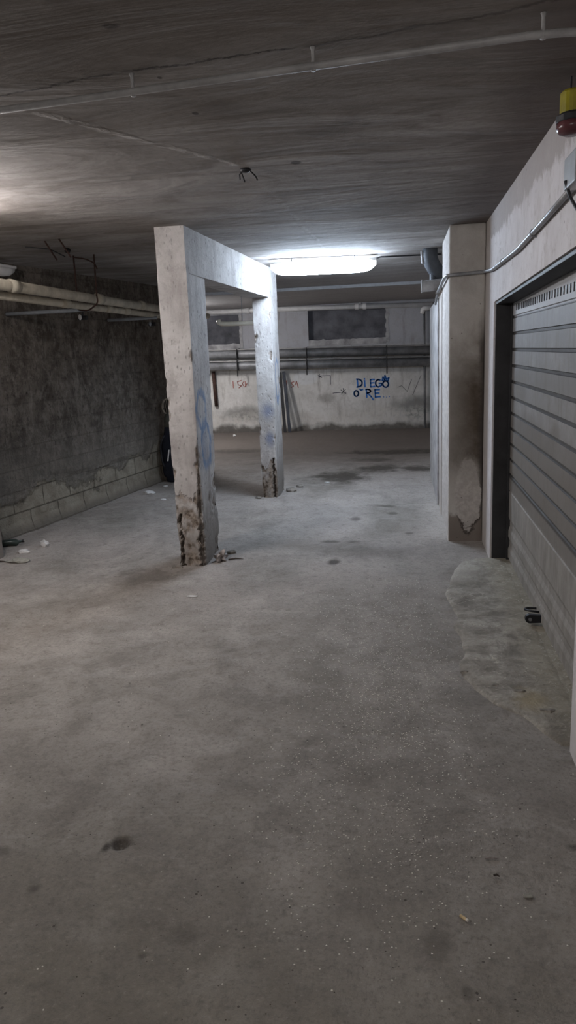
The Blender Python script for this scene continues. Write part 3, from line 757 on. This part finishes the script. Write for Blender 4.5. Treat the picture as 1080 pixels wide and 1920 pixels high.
# ------------------------------------------------------------------ conduits
t = thing('ceiling_conduit', 'thin grey conduit clipped across the ceiling nearest the viewer', 'conduit', (-1, 2.6, 2.48))
def cy(x): return 2.595 - (x + 1.36) * .0992
pts = bend([(-3.2, cy(-3.2), 2.455), (.42, cy(.42), 2.455), (.60, cy(.42) + .03, 2.455), (.630, cy(.42) - .02, 2.40), (.630, cy(.42) - .1, 2.1), (.630, 2.1, 1.6)], .10, 8)
bm = new(); tube(bm, pts, .0115, 12); att('pipe', bm, M['conduit'], t, smooth=True)
for x in (-.861, -.26, .405):
    bm = new(); y = cy(x)
    tube(bm, [(x, y, CEIL - .002), (x, y, CEIL - .012), (x, y, 2.475), (x, y, 2.44)], [.009, .0055, .0055, .008], 8)
    att('clip', bm, M['conduit'], t, smooth=True)
t = thing('wall_conduit', 'grey metal conduit running down the right wall and round the pilaster', 'conduit', (.63, 3, 2.15))
bm = new(); tube(bm, bend([(.63, 2.97, 2.155), (.632, 3.56, 2.130), (.632, 4.37, 2.098), (.632, 5.55, 2.108), (.625, 6.112, 2.147), (.356, 6.112, 2.135), (.348, 6.4, 2.14), (.345, 7.4, 2.10), (.345, 7.9, 2.02)], .05, 6), .013, 12)
att('pipe', bm, M['metalconduit'], t, smooth=True)
for y, z in ((3.9, 2.117), (5.0, 2.103)):
    bm = new(); tube(bm, [(.652, y, z + .022), (.625, y, z + .014), (.617, y, z), (.625, y, z - .014), (.652, y, z - .022)], .003, 8); att('clip', bm, M['metalconduit'], t, smooth=True)
bm = new(); tube(bm, [(.345, 7.38, 2.10), (.345, 7.46, 2.095)], .022, 12); att('coupling', bm, M['collar'], t, smooth=True)
# junction box
t = thing('junction_box', 'grey junction box on the right wall above the garage door', 'box', (XR, 2.88, 2.2))
bm = new(); box(bm, .595, XR, 2.78, 2.975, 2.13, 2.228); att('box_body', bm, M['boxpale'], t, bevel=.008)
bm = new(); box(bm, .580, .598, 2.775, 2.955, 2.126, 2.232); att('box_lid', bm, M['boxgrey'], t, bevel=.005)
bm = new(); tube(bm, [(.575, 2.9, 2.15), (.60, 2.93, 2.10), (.632, 2.88, 2.02), (.645, 2.75, 1.95)], .006, 8); att('cable', bm, M['black'], t, smooth=True)
# warning beacon
t = thing('warning_beacon', 'yellow and dull red warning lamp with black band at the top right', 'lamp', (XR, 2.98, 2.4))
bm = new()
yb, xb = 2.93, .60
tube(bm, [(xb, yb, 2.345), (xb, yb, 2.37)], .058, 24); tube(bm, [(xb, yb, 2.368), (xb, yb, 2.376)], .048, 24); att('beacon_band', bm, M['black'], t, smooth=False, bevel=.004)
bm = new(); tube(bm, [(xb, yb, 2.375), (xb, yb, 2.440), (xb, yb, 2.447)], [.046, .046, .04], 24); att('yellow_lens', bm, M['yellow'], t)
bm = new(); tube(bm, [(xb, yb, 2.348), (xb, yb, 2.325), (xb, yb, 2.312), (xb, yb, 2.305)], [.055, .055, .047, .03], 24); att('red_lens', bm, M['red'], t, smooth=True)
bm = new(); box(bm, .60, XR + .002, yb - .05, yb + .05, 2.33, 2.38); att('bracket', bm, M['black'], t, bevel=.004)
bm = new(); tube(bm, [(.60, 2.985, 2.37), (.60, 2.985, 2.51)], .0035, 8); att('cable', bm, M['black'], t)
# ceiling cable from lamp to drain
bm = new(); tube(bm, [(-.24, 7.72, 2.475), (-.2, 7.8, 2.497), (.24, 7.86, 2.497), (.40, 7.88, 2.497)], .007, 8)
tag(obj('ceiling_cable', bm, M['jamb'], smooth=True), 'thin dark cable along the ceiling between the bright lamp and the drain bend', 'cable')

# ------------------------------------------------------------------ drain bend by the pilaster
t = thing('drain_pipe', 'dark grey drain bend dropping from the ceiling behind the pilaster', 'pipe', (.3, 7.5, 2.2))
bm = new(); tube(bm, bend([(.275, 7.5, 2.53), (.275, 7.5, 2.40), (.335, 7.52, 2.30), (.42, 7.55, 2.22)], .12, 8), .072, 20); att('bend', bm, M['drain'], t, smooth=True)
bm = new(); tube(bm, [(.205, 7.48, 2.375), (.200, 7.48, 2.44), (.198, 7.48, 2.49)], .012, 8); att('glue_bead', bm, M['boxpale'], t, smooth=True)
bm = new(); tube(bm, [(.19, 7.45, 2.165), (.20, 7.45, 2.165), (.201, 7.45, 2.165), (.43, 7.45, 2.175)], [.062, .062, .054, .054], 20); att('collar', bm, M['collar'], t)
bm = new(); tube(bm, [(.30, 7.5, 2.27), (.30, 7.48, 2.2)], .03, 10); att('boss', bm, M['drain'], t)

# ------------------------------------------------------------------ pipes on the back wall
t = thing('white_pipe', 'long white pipe under the ceiling along the back wall', 'pipe', (-1, 15.1, 2.44))
bm = new(); tube(bm, [(-5.1, 15.10, 2.475), (-2.4, 15.10, 2.455), (.60, 15.10, 2.40)], .047, 14); att('pipe', bm, M['white'], t, smooth=True)
for x, z in ((-.80, 2.43), (-3.0, 2.46)):
    bm = new()
    tube(bm, [(x - .10, 15.10, z), (x - .03, 15.10, z)], .060, 14); att('coupling', bm, M['white'], t, smooth=False)
    bm = new(); tube(bm, [(x + .05, 15.10, z - .002), (x + .12, 15.10, z - .002)], .060, 14); att('coupling', bm, M['white'], t, smooth=False)
    bm = new(); tube(bm, [(x + .01, 15.09, z), (x + .01, 15.09, CEIL)], .01, 8); att('hanger', bm, M['metalconduit'], t)
t = thing('down_pipe', 'thin dark pipe dropping down the back wall at its right end', 'pipe', (.46, 15.1, 0))
bm = new(); tube(bm, [(.44, 15.15, 2.34), (.455, 15.15, 0.0)], .022, 12); att('pipe', bm, M['darkpipe'], t, smooth=True)
bm = new(); tube(bm, bend([(.60, 15.02, 2.33), (.42, 15.02, 2.33), (.40, 15.05, 2.24)], .06), .045, 12); att('elbow', bm, M['white'], t, smooth=True)
for k, (za, zb, rr) in enumerate(((1.635, 1.53, .083), (1.40, 1.31, .085))):
    t = thing('heating_pipe', ['grey pipe on the back wall, upper of the two', 'grey pipe on the back wall, lower of the two'][k], 'pipe', (-2, 15, za), 'paired grey pipes along the back wall')
    bm = new(); tube(bm, [(-5.15, 15.02, za + .01), (.62, 15.02, zb)], rr, 20); att('pipe', bm, M['darkpipe'], t, smooth=True)
    for x in (-3.3, -1.88, -.29):
        zz = za + (zb - za) * (x + 5.15) / 5.77
        bm = new(); tube(bm, [(x - .012, 15.02, zz), (x + .012, 15.02, zz)], rr + .008, 20); att('pipe_band', bm, M['jamb'], t)
    bm = new(); tube(bm, [(-5.15, 14.94, za + .10), (.62, 14.94, zb + .10)], .014, 10); att('trace_pipe', bm, M['conduit'], t, smooth=True)
for x in (-3.3, -1.88, -.29):
    zz = 1.70 + (-.10) * (x + 5.15) / 5.77
    bm = new(); tube(bm, [(x, 14.905, zz - .5), (x, 14.905, zz + .03), (x, 15.20, zz + .05)], .012, 8)
    lab = {-3.3: 'dark strap over the two grey pipes seen between the pillars', -1.88: 'dark strap over the two grey pipes just right of the far pillar', -.29: 'dark strap over the two grey pipes above the blue writing'}[x]
    tag(obj('pipe_strap', bm, M['jamb']), lab, 'strap', 'straps holding the back-wall pipes')
# ivory pipe end seen through the frame
t = thing('ivory_pipe', 'short ivory pipe with upturned end hanging between the two pillars', 'pipe', (-2.4, 10.9, 2.03))
bm = new(); tube(bm, bend([(-2.66, 10.9, 2.11), (-2.64, 10.9, 2.055), (-2.50, 10.9, 2.045), (-1.98, 10.92, 2.05)], .06), .034, 14); att('pipe', bm, M['ivory'], t, smooth=True)
for x in (-2.3, -2.05):
    bm = new(); tube(bm, [(x, 10.9, 2.08), (x, 10.9, CEIL)], .005, 6); att('hanger', bm, M['metalconduit'], t)
# old red-brown pipe stub and leaning bars
bm = new(); tube(bm, [(-3.85, 15.158, .56), (-3.87, 15.158, 1.28)], .038, 12); tag(obj('rusty_pipe', bm, M['rust'], smooth=True), 'dark red-brown upright pipe on the back wall beside the near pillar', 'pipe')
bm = new(); box(bm, -.03, .03, -.012, .012, 0, 1.24)
o = obj('steel_bar', bm, M['steel'], bevel=.002); o.location = (-2.28, 14.93, .005); o.rotation_euler = (math.radians(-9.5), math.radians(-5), 0)
tag(o, 'long dark bar leaning on the back wall behind the far pillar, right of the pair', 'bar', 'leaning bars')
bm = new(); box(bm, -.03, .03, -.012, .012, 0, 1.22)
o = obj('steel_bar', bm, M['jamb'], bevel=.002); o.location = (-2.38, 14.95, .005); o.rotation_euler = (math.radians(-9), math.radians(-4), 0)
tag(o, 'black bar leaning behind the far pillar, left of the pair', 'bar', 'leaning bars')

# ------------------------------------------------------------------ cream pipes at left with hangers
for k, (ox, oz, rr, lab) in enumerate(((0, 0.02, .040, 'cream lagged pipe hung under the ceiling at left, upper and thicker'), (-.075, -.045, .030, 'thin cream pipe hung below and behind the thicker cream one'))):
    t = thing('cream_pipe', lab, 'pipe', (-2.75, 6, 2.14), 'cream pipes at left')
    bm = new(); tube(bm, [(-2.80 + ox, 2.6, 2.135 + oz), (-2.74 + ox, 6.5, 2.125 + oz), (-2.64 + ox, 10.2, 2.12 + oz)], rr, 16); att('pipe', bm, M['cream'], t, smooth=True)
    for y in ((5.15, 6.62, 7.7) if k == 0 else (6.1, 7.0, 7.45)):
        x = -2.80 + (y - 2.6) * .021 + ox
        bm = new(); tube(bm, [(x, y - .05, 2.127 + oz), (x, y + .05, 2.126 + oz)], rr + .007, 16); att('coupling', bm, M['cream'], t, smooth=True)
t = thing('pipe_hanger', 'rusty pair of rods holding the cream pipes from the ceiling', 'hanger', (-2.7, 6.48, 2.5))
for pts in ([(-2.845, 6.45, CEIL), (-2.85, 6.46, 2.10)], [(-2.655, 6.45, CEIL), (-2.668, 6.46, 2.16)], ):
    bm = new(); tube(bm, pts, .0075, 8); att('rod', bm, M['rust'], t, smooth=True)
bm = new(); tube(bm, bend([(-2.668, 6.46, 2.17), (-2.66, 6.46, 2.10), (-2.76, 6.46, 2.035), (-2.86, 6.46, 2.05), (-2.85, 6.46, 2.11)], .04), .007, 8); att('loop', bm, M['rust'], t, smooth=True)
bm = new(); tube(bm, bend([(-2.845, 6.45, 2.495), (-2.76, 6.5, 2.485), (-2.70, 6.56, 2.45), (-2.69, 6.58, 2.40)], .03), .006, 8); tag(obj('bent_rod', bm, M['rust'], smooth=True), 'short bent rusty rod curling from the ceiling between the hanger rods', 'rod')
for k, (x, y, dz) in enumerate(((-2.69, 5.6, .14), (-2.55, 5.55, .135))):
    bm = new(); tube(bm, [(x, y, CEIL), (x + .07, y + .03, CEIL - dz), ], .006, 8)
    tag(obj('cut_rod', bm, M['rust'], smooth=True), ['short rusty rod stub slanting from the ceiling at far left', 'short rusty rod stub slanting from the ceiling, right of its neighbour'][k], 'rod', 'cut rod stubs in the ceiling')
bm = new(); tube(bm, bend([(-2.93, 5.75, 2.50), (-2.80, 5.9, 2.497), (-2.74, 6.05, 2.45)], .05), .004, 6); tag(obj('loose_wire', bm, M['black'], smooth=True), 'thin dark wire sagging from the ceiling above the cream pipes', 'wire')
bm = new(); lump(bm, (-2.70, 6.02, CEIL - .02), .022, (1.2, .8, .9), .3, 3); tag(obj('ceiling_stub', bm, M['jamb'], smooth=True), 'small dark broken fixing on the ceiling above the cream pipes', 'fixing')
for k, (xa, xb, y, z) in enumerate(((-3.60, -2.80, 6.56, 2.055), (-3.30, -2.72, 8.25, 2.045))):
    t = thing('pipe_bracket', ['grey wall bracket with white roller under the cream pipes', 'dark grey wall bracket under the cream pipes close to the near pillar'][k], 'bracket', (xb, y, z), 'brackets under the cream pipes')
    bm = new(); tube(bm, [(xa, y, z - .002), (xb, y, z)], .017, 12); att('arm', bm, M['boxgrey'], t, smooth=True)
    bm = new(); tube(bm, [(xb - .06, y - .0, z - .02), (xb - .06, y, z - .075)], .008, 8); tube(bm, [(xb - .10, y, z - .07), (xb - .02, y, z - .07)], .02, 12); att('fork', bm, M['black'], t)
    bm = new(); lump(bm, (xb - .075, y - .03, z - .065), .022, (.7, .8, 1.2), .05, 3); att('roller', bm, M['white'] if k == 0 else M['boxgrey'], t, smooth=True)

# ------------------------------------------------------------------ ceiling hook
t = thing('ceiling_hook', 'small black broken fixing with bent wires on the ceiling', 'fixing', (-.767, 3.9, CEIL))
bm = new(); lump(bm, (-.767, 3.9, CEIL - .008), .03, (1, .8, .45), .2, 2); att('plate', bm, M['black'], t, smooth=True)
for pts in ([(-.785, 3.9, 2.50), (-.80, 3.91, 2.485), (-.80, 3.92, 2.465)], [(-.79, 3.9, 2.50), (-.785, 3.93, 2.475), (-.78, 3.94, 2.455)], [(-.745, 3.9, 2.50), (-.72, 3.92, 2.475), (-.715, 3.94, 2.46)]):
    bm = new(); tube(bm, pts, .0035, 6); att('wire', bm, M['black'], t)

# ------------------------------------------------------------------ bundle by the left wall
t = thing('upright_bundle', 'tall black covered bundle with pale ribbed oval top against the left wall', 'bundle', (-2.97, 9.28, 0), rz=.1)
def part(name, bm, m, **k):
    o = obj(name, bm, m, t, **k); return o
bm = new(); rows = []
for i in range(26):
    z = i / 25 * .74; w = .132 + .03 * math.sin(z * 5) - .02 * (z / .74) ** 3
    if z < .06: w *= .85
    r = []
    for k in range(22):
        a = 2 * math.pi * k / 22; f = 1 + .16 * noise.noise(Vector((math.cos(a) * 1.6, math.sin(a) * 1.6, z * 5))) + .05 * math.sin(a * 7)
        r.append(bm.verts.new((math.cos(a) * w * f + .0, math.sin(a) * w * .8 * f, z)))
    rows.append(r)
for a, b in zip(rows, rows[1:]):
    for k in range(22): bm.faces.new((a[k], a[(k + 1) % 22], b[(k + 1) % 22], b[k]))
bm.faces.new(rows[0][::-1]); bm.faces.new(rows[-1]); part('cover', bm, M['navy'], smooth=True)
bm = new(); tube(bm, [(-.01, 0, .72), (-.01, 0, .80), (-.01, 0, .86), (-.02, 0, .90)], [.088, .085, .075, .055], 18); part('collar', bm, M['olive'], smooth=True)
bm = new(); ringp = [(-.02 + .085 * math.cos(a), -.01, .98 + .105 * math.sin(a)) for a in [2 * math.pi * k / 24 for k in range(25)]]
tube(bm, ringp, .011, 8, False)
for k in range(-3, 4):
    x = k * .022; h = .105 * math.sqrt(max(0, 1 - (x / .085) ** 2)); tube(bm, [(-.02 + x - .02, -.01, .98 - h * .9), (-.02 + x, -.012, .98), (-.02 + x + .0, -.01, .98 + h)], .006, 6)
part('ribbed_top', bm, M['bone'], smooth=True)
bm = new(); lump(bm, (-.02, .03, .97), .085, (1, .3, 1.2), .1, 4); part('top_lining', bm, M['black'], smooth=True)
bm = new(); obox(bm, (-.045, -.13, .36), (1, 0, .0), (0, 1, 0), (.18, 0, 1), .008, .004, .075); part('strap', bm, M['white'])
bm = new(); tube(bm, bend([(-.09, -.08, .62), (-.15, -.09, .5), (-.14, -.1, .28), (-.10, -.09, .16)], .06), .013, 8); part('handle', bm, M['black'], smooth=True)

# ------------------------------------------------------------------ graffiti on the back wall
AX = lambda u, v: (-.914 + (560 + u / 4.154 - 668) * .01075, 1.025 - (680 + v / 4.154 - 710) * .0107 - (560 + u / 4.154 - 668) * .0004)
def strokes(polys, w, y=FAR):
    bm = new()
    for p in polys:
        q = [AX(*a) for a in p]
        for (a, b) in zip(q, q[1:]):
            dx_, dz_ = b[0] - a[0], b[1] - a[1]; l = math.hypot(dx_, dz_) or 1e-4; nx_, nz_ = -dz_ / l * w / 2, dx_ / l * w / 2; ex, ez = dx_ / l * w * .35, dz_ / l * w * .35
            prism(bm, [(a[0] - ex + nx_, y - .003, a[1] - ez + nz_), (b[0] + ex + nx_, y - .003, b[1] + ez + nz_), (b[0] + ex - nx_, y - .003, b[1] + ez - nz_), (a[0] - ex - nx_, y - .003, a[1] - ez - nz_)], (0, .006, 0))
    return bm
def arc(cx, cy, rx, ry, a0, a1, n=10): return [(cx + rx * math.cos(math.radians(a0 + (a1 - a0) * k / n)), cy + ry * math.sin(math.radians(a0 + (a1 - a0) * k / n))) for k in range(n + 1)]
gt = thing('blue_graffiti', 'blue hand-painted writing DIEGO O RE on the back wall', 'graffiti', (-.6, FAR, .85))
letters = {
 'letter_d': [[(456, 128), (460, 188)], [(450, 128)] + arc(458, 158, 36, 30, -80, 80) + [(452, 190)]],
 'letter_i': [[(513, 138), (516, 188)], [(512, 124), (513, 127)]],
 'letter_e': [[(590, 130), (558, 132), (560, 188), (592, 184)], [(559, 158), (586, 156)]],
 'letter_g': [arc(622, 160, 24, 28, -60, -320, 14)[0:12] + [(644, 176), (644, 162), (626, 162)]],
 'letter_o': [arc(676, 166, 22, 24, 0, 360, 14)],
 'crown': [[(650, 138), (656, 112), (668, 130), (672, 100), (682, 128), (702, 118), (694, 140), (654, 138)]],
 'letter_o ': [arc(446, 240, 17, 22, 0, 360, 14)],
 'tilde': [[(474, 206), (484, 213), (498, 208)]],
 'letter_r': [[(526, 208), (528, 270)], [(520, 208)] + arc(532, 221, 26, 14, -80, 90) + [(534, 238), (562, 264), (578, 288)]],
 'letter_e ': [[(628, 208), (592, 210), (596, 268), (632, 264)], [(594, 238), (624, 236)]],
 'dot': [[(656, 266), (662, 266)]], 'dot ': [[(680, 268), (684, 268)]], 'dot  ': [[(702, 264), (706, 264)]],
}
for k, v in letters.items(): att(k.strip(), strokes(v, .030 if 'dot' not in k else .014), M['blue'], gt)
def U(px, py): return ((px - 560) * 4.154, (py - 680) * 4.154)
def marks(name, label, group, m, w, parts, x, z):
    t = thing(name, label, 'graffiti', (x, FAR, z), group)
    for n, p in parts: att(n, strokes(p, w), m, t)
marks('black_graffiti', 'thin black line marks with star ends on the back wall left of the blue writing', None, M['blackpaint'], .012,
      [('line', [[(180, 102), (246, 100), (246, 168)]]), ('star', [[(150, 112), (180, 102)], [(150, 98), (176, 118)], [(160, 90), (156, 124)]]),
       ('line', [[(262, 238), (330, 232)]]), ('star', [[(330, 232), (368, 230)], [(344, 200), (350, 246)], [(328, 246), (362, 208)], [(326, 212), (366, 240)]])], -1.6, 1.1)
marks('red_graffiti', 'faded red scrawl on the back wall between the two pillars', 'red scrawls', M['redpaint'], .018,
      [('stroke', [[U(430, 716), U(430, 728)]]), ('stroke', [[U(446, 714), U(439, 716), U(440, 722), U(446, 724), U(441, 728)]]), ('stroke', [[U(452, 715), U(448, 720), U(452, 726)]]), ('stroke', [[U(454, 716), U(454, 726), U(457, 720)]])], -3.3, 1.0)
marks('red_graffiti', 'faded red scrawl on the back wall right of the far pillar', 'red scrawls', M['redpaint'], .018,
      [('stroke', [[U(549, 716), U(543, 718), U(548, 724), U(543, 727)]]), ('stroke', [[U(551, 722), U(554, 715), U(557, 727)]]), ('stroke', [[U(535, 714), U(535, 722)]])], -2.2, 1.0)
marks('grey_graffiti', 'faint grey twig-like scratches on the back wall right of the blue writing', None, M['greypaint'], .013,
      [('stroke', [[(770, 190), (800, 178), (842, 222), (876, 130)]]), ('stroke', [[(884, 250), (896, 220), (948, 98)]])], .1, .9)

# ------------------------------------------------------------------ litter and rubble
def fz(x, y): return floor_z(x, y)
def scrap(name, label, cat, x, y, r, sq, mat, seed, group=None, amp=.5, sub=2, lift=.6):
    bm = new(); lump(bm, (0, 0, 0), r, sq, amp, seed, sub); o = obj(name, bm, M[mat]); o.location = (x, y, fz(x, y) + r * sq[2] * lift)
    return tag(o, label, cat, group)
scrap('paper_scrap', 'crumpled white paper standing on the floor near the left wall', 'litter', -3.15, 5.93, .03, (1.3, .8, 1.3), 'paper', 1)
scrap('paper_scrap', 'flat white paper scrap on the floor beside the dark bottle at left', 'litter', -3.25, 5.74, .04, (1.4, .9, .45), 'paper', 2)
scrap('paper_scrap', 'torn pale scrap on the floor at the left edge of the picture', 'litter', -3.14, 5.46, .06, (1.5, 1, .3), 'cardgrey', 3)
scrap('paper_scrap', 'largest white scrap by the foot of the left wall near the bundle', 'litter', -3.03, 8.39, .055, (1.4, .8, .5), 'paper', 4)
scrap('paper_scrap', 'tiny white scrap on the floor just in front of the bundle', 'litter', -2.98, 8.87, .025, (1.2, .8, .6), 'paper', 5)
scrap('paper_scrap', 'tiny white scrap on open floor left of the near pillar', 'litter', -2.735, 8.02, .024, (1.4, .9, .5), 'paper', 6)
scrap('paper_scrap', 'small thin pale scrap on the floor in front of the near pillar', 'litter', -1.43, 4.63, .03, (1.4, .5, .15), 'paper', 7)
scrap('plastic_scrap', 'small white plastic scrap on the floor by the back wall beyond the near pillar', 'litter', -3.33, 14.45, .035, (1, 1, .7), 'white', 8)
scrap('paper_scrap', 'white crumb on the floor at the edge of the big dark stain', 'litter', -.93, 9.0, .02, (1.6, .7, .4), 'paper', 21)
t = thing('crushed_bottle', 'dark crushed plastic bottle lying at the foot of the left wall', 'bottle', (-3.5, 5.95, .03), rz=.5)
bm = new(); tube(bm, [(-.10, 0, 0), (-.08, 0, 0), (0, .01, .005), (.06, 0, 0), (.085, 0, .004), (.11, 0, .006)], [.02, .035, .028, .034, .014, .012], 12); obj('bottle_body', bm, M['bottle'], t, smooth=True)
bm = new(); tube(bm, [(.11, 0, .006), (.13, 0, .007)], .014, 12); obj('bottle_cap', bm, M['black'], t)
scrap('foil_scrap', 'crumpled shiny foil at the right foot of the near pillar', 'litter', -1.44, 5.50, .045, (1, 1, 1), 'foil', 9, amp=.8, sub=3)
for k, (x, y, r, lab) in enumerate(((-1.40, 5.72, .03, 'chunk of broken render behind the foil by the near pillar'), (-1.30, 8.45, .05, 'pale broken render heap at the right foot of the far pillar'),
        (-1.24, 8.72, .035, 'small pale render chunk on the floor right of the far pillar'), (-1.62, 8.06, .03, 'small broken chunk at the front foot of the far pillar'), (-1.74, 5.31, .03, 'broken chunk at the front left foot of the near pillar'))):
    scrap('rubble_chunk', lab, 'rubble', x, y, r, (1.3, .9, .6), 'stone', 10 + k, 'render chunks by the pillars', .6)
for k, (x, y, r, lab) in enumerate(((.43, 3.35, .02, 'pale stone chip on the door patch, nearer the middle of the lane'), (.533, 3.29, .022, 'pale stone chip on the door patch beside the rusty streak'), (.68, 3.62, .018, 'small pale chip close under the garage door'),
        (.62, 3.10, .024, 'pale stone chip at the near end of the door patch'), (.30, 3.50, .016, 'small pale chip on the left rim of the door patch'))):
    scrap('stone_chip', lab, 'stone', x, y, r, (1.5, .9, .5), 'stone', 20 + k, 'stone chips on the door patch', .5, lift=1.2)
for (x, y, rz, lab) in ((.162, 1.853, -.75, 'cream cigarette end lying alone at the lower right'),):
    t = thing('cigarette_end', lab, 'cigarette end', (x, y, fz(x, y) + .0055), rz=rz)
    bm = new(); tube(bm, [(-.013, 0, 0), (.008, 0, 0)], .0045, 12); obj('filter', bm, M['butt'], t, smooth=False)
    bm = new(); tube(bm, [(.008, 0, 0), (.014, 0, .0005)], .0043, 12); obj('paper_end', bm, M['ash'], t)
bm = new(); obox(bm, (0, 0, 0), (1, 0, 0), (0, 1, 0), (0, 0, 1), .013, .007, .003); o = obj('card_scrap', bm, M['cardgrey'], bevel=.002); o.location = (.356, 1.965, fz(.356, 1.965) + .005); o.rotation_euler = (.1, .05, .2)
tag(o, 'small flat grey card scrap right of the cigarette end', 'litter')
bm = new(); tube(bm, [(-.022, 0, 0), (.01, .002, .002), (.022, 0, 0)], [.002, .0028, .001], 8); o = obj('silver_sliver', bm, M['foil']); o.location = (.27, 2.12, fz(.27, 2.12) + .004)
tag(o, 'thin silvery sliver on the floor beyond the grey card scrap', 'litter')
for k, (x, y, rz, l, lab) in enumerate(((-3.30, 5.42, .3, .16, 'dark twig on the floor at the far left edge'), (.62, 2.22, .1, .03, 'short black splinter on the floor near the right edge'), (.275, 2.04, -.2, .018, 'tiny dark splinter just below the silvery sliver'), (-1.32, 5.52, .15, .12, 'thin twig on the floor right of the near pillar'))):
    bm = new(); tube(bm, [(-l / 2, 0, 0), (0, l * .08, .004), (l / 2, 0, 0)], [.003 + l * .02, .003 + l * .025, .002], 6)
    if k == 0: tube(bm, [(0, 0, .004), (-.01, -.05, .002)], .004, 6)
    o = obj('twig', bm, M['twig']); o.location = (x, y, fz(x, y) + .006); o.rotation_euler = (0, 0, rz); tag(o, lab, 'twig', 'splinters and twigs')
# loose grit nobody could count
rnd = random.Random(3)
for name, mat, n_, lab in (('pale_grit', 'grit_pale', 2800, 'scattered pale grit worn out of the floor in the middle of the lane'), ('dark_grit', 'twig', 700, 'scattered dark grit over the near floor')):
    bm = new()
    for k in range(n_):
        if mat == 'grit_pale': x, y = rnd.gauss(-.10, .22), 1.6 + 3.5 * rnd.betavariate(1.9, 2.0)
        else: x, y = rnd.uniform(-1.6, .62), 1.2 + 4 * rnd.random() ** 1.6
        if x > .6 or (x > .26 and 2.8 < y < 5.6): continue
        r = (rnd.uniform(.0013, .0028) if mat == 'grit_pale' else rnd.uniform(.0009, .0022)) * (1.3 if rnd.random() > .95 else 1)
        z = floor_z(x, y) + r * .4; a = rnd.uniform(0, 6.28)
        vs = [bm.verts.new((x + r * 1.3 * math.cos(a + q), y + r * math.sin(a + q), z + (r * .3 * rnd.random()))) for q in (0, 1.6, 3.1, 4.7)]
        tp = bm.verts.new((x, y, z + r))
        for q in range(4): bm.faces.new((vs[q], vs[(q + 1) % 4], tp))
        bm.faces.new(vs[::-1])
    tag(obj(name, bm, M[mat]), lab, 'grit', kind='stuff')

# ------------------------------------------------------------------ world and view
w = bpy.data.worlds.new('world'); bpy.context.scene.world = w; w.use_nodes = True
w.node_tree.nodes['Background'].inputs[0].default_value = (.5, .5, .5, 1); w.node_tree.nodes['Background'].inputs[1].default_value = 0.0
sc = bpy.context.scene
sc.view_settings.view_transform = 'Standard'; sc.view_settings.look = 'None'; sc.view_settings.gamma = 1; sc.view_settings.use_curve_mapping = False
sc.view_settings.exposure = 1.95
sc.cycles.max_bounces = 8; sc.cycles.diffuse_bounces = 6
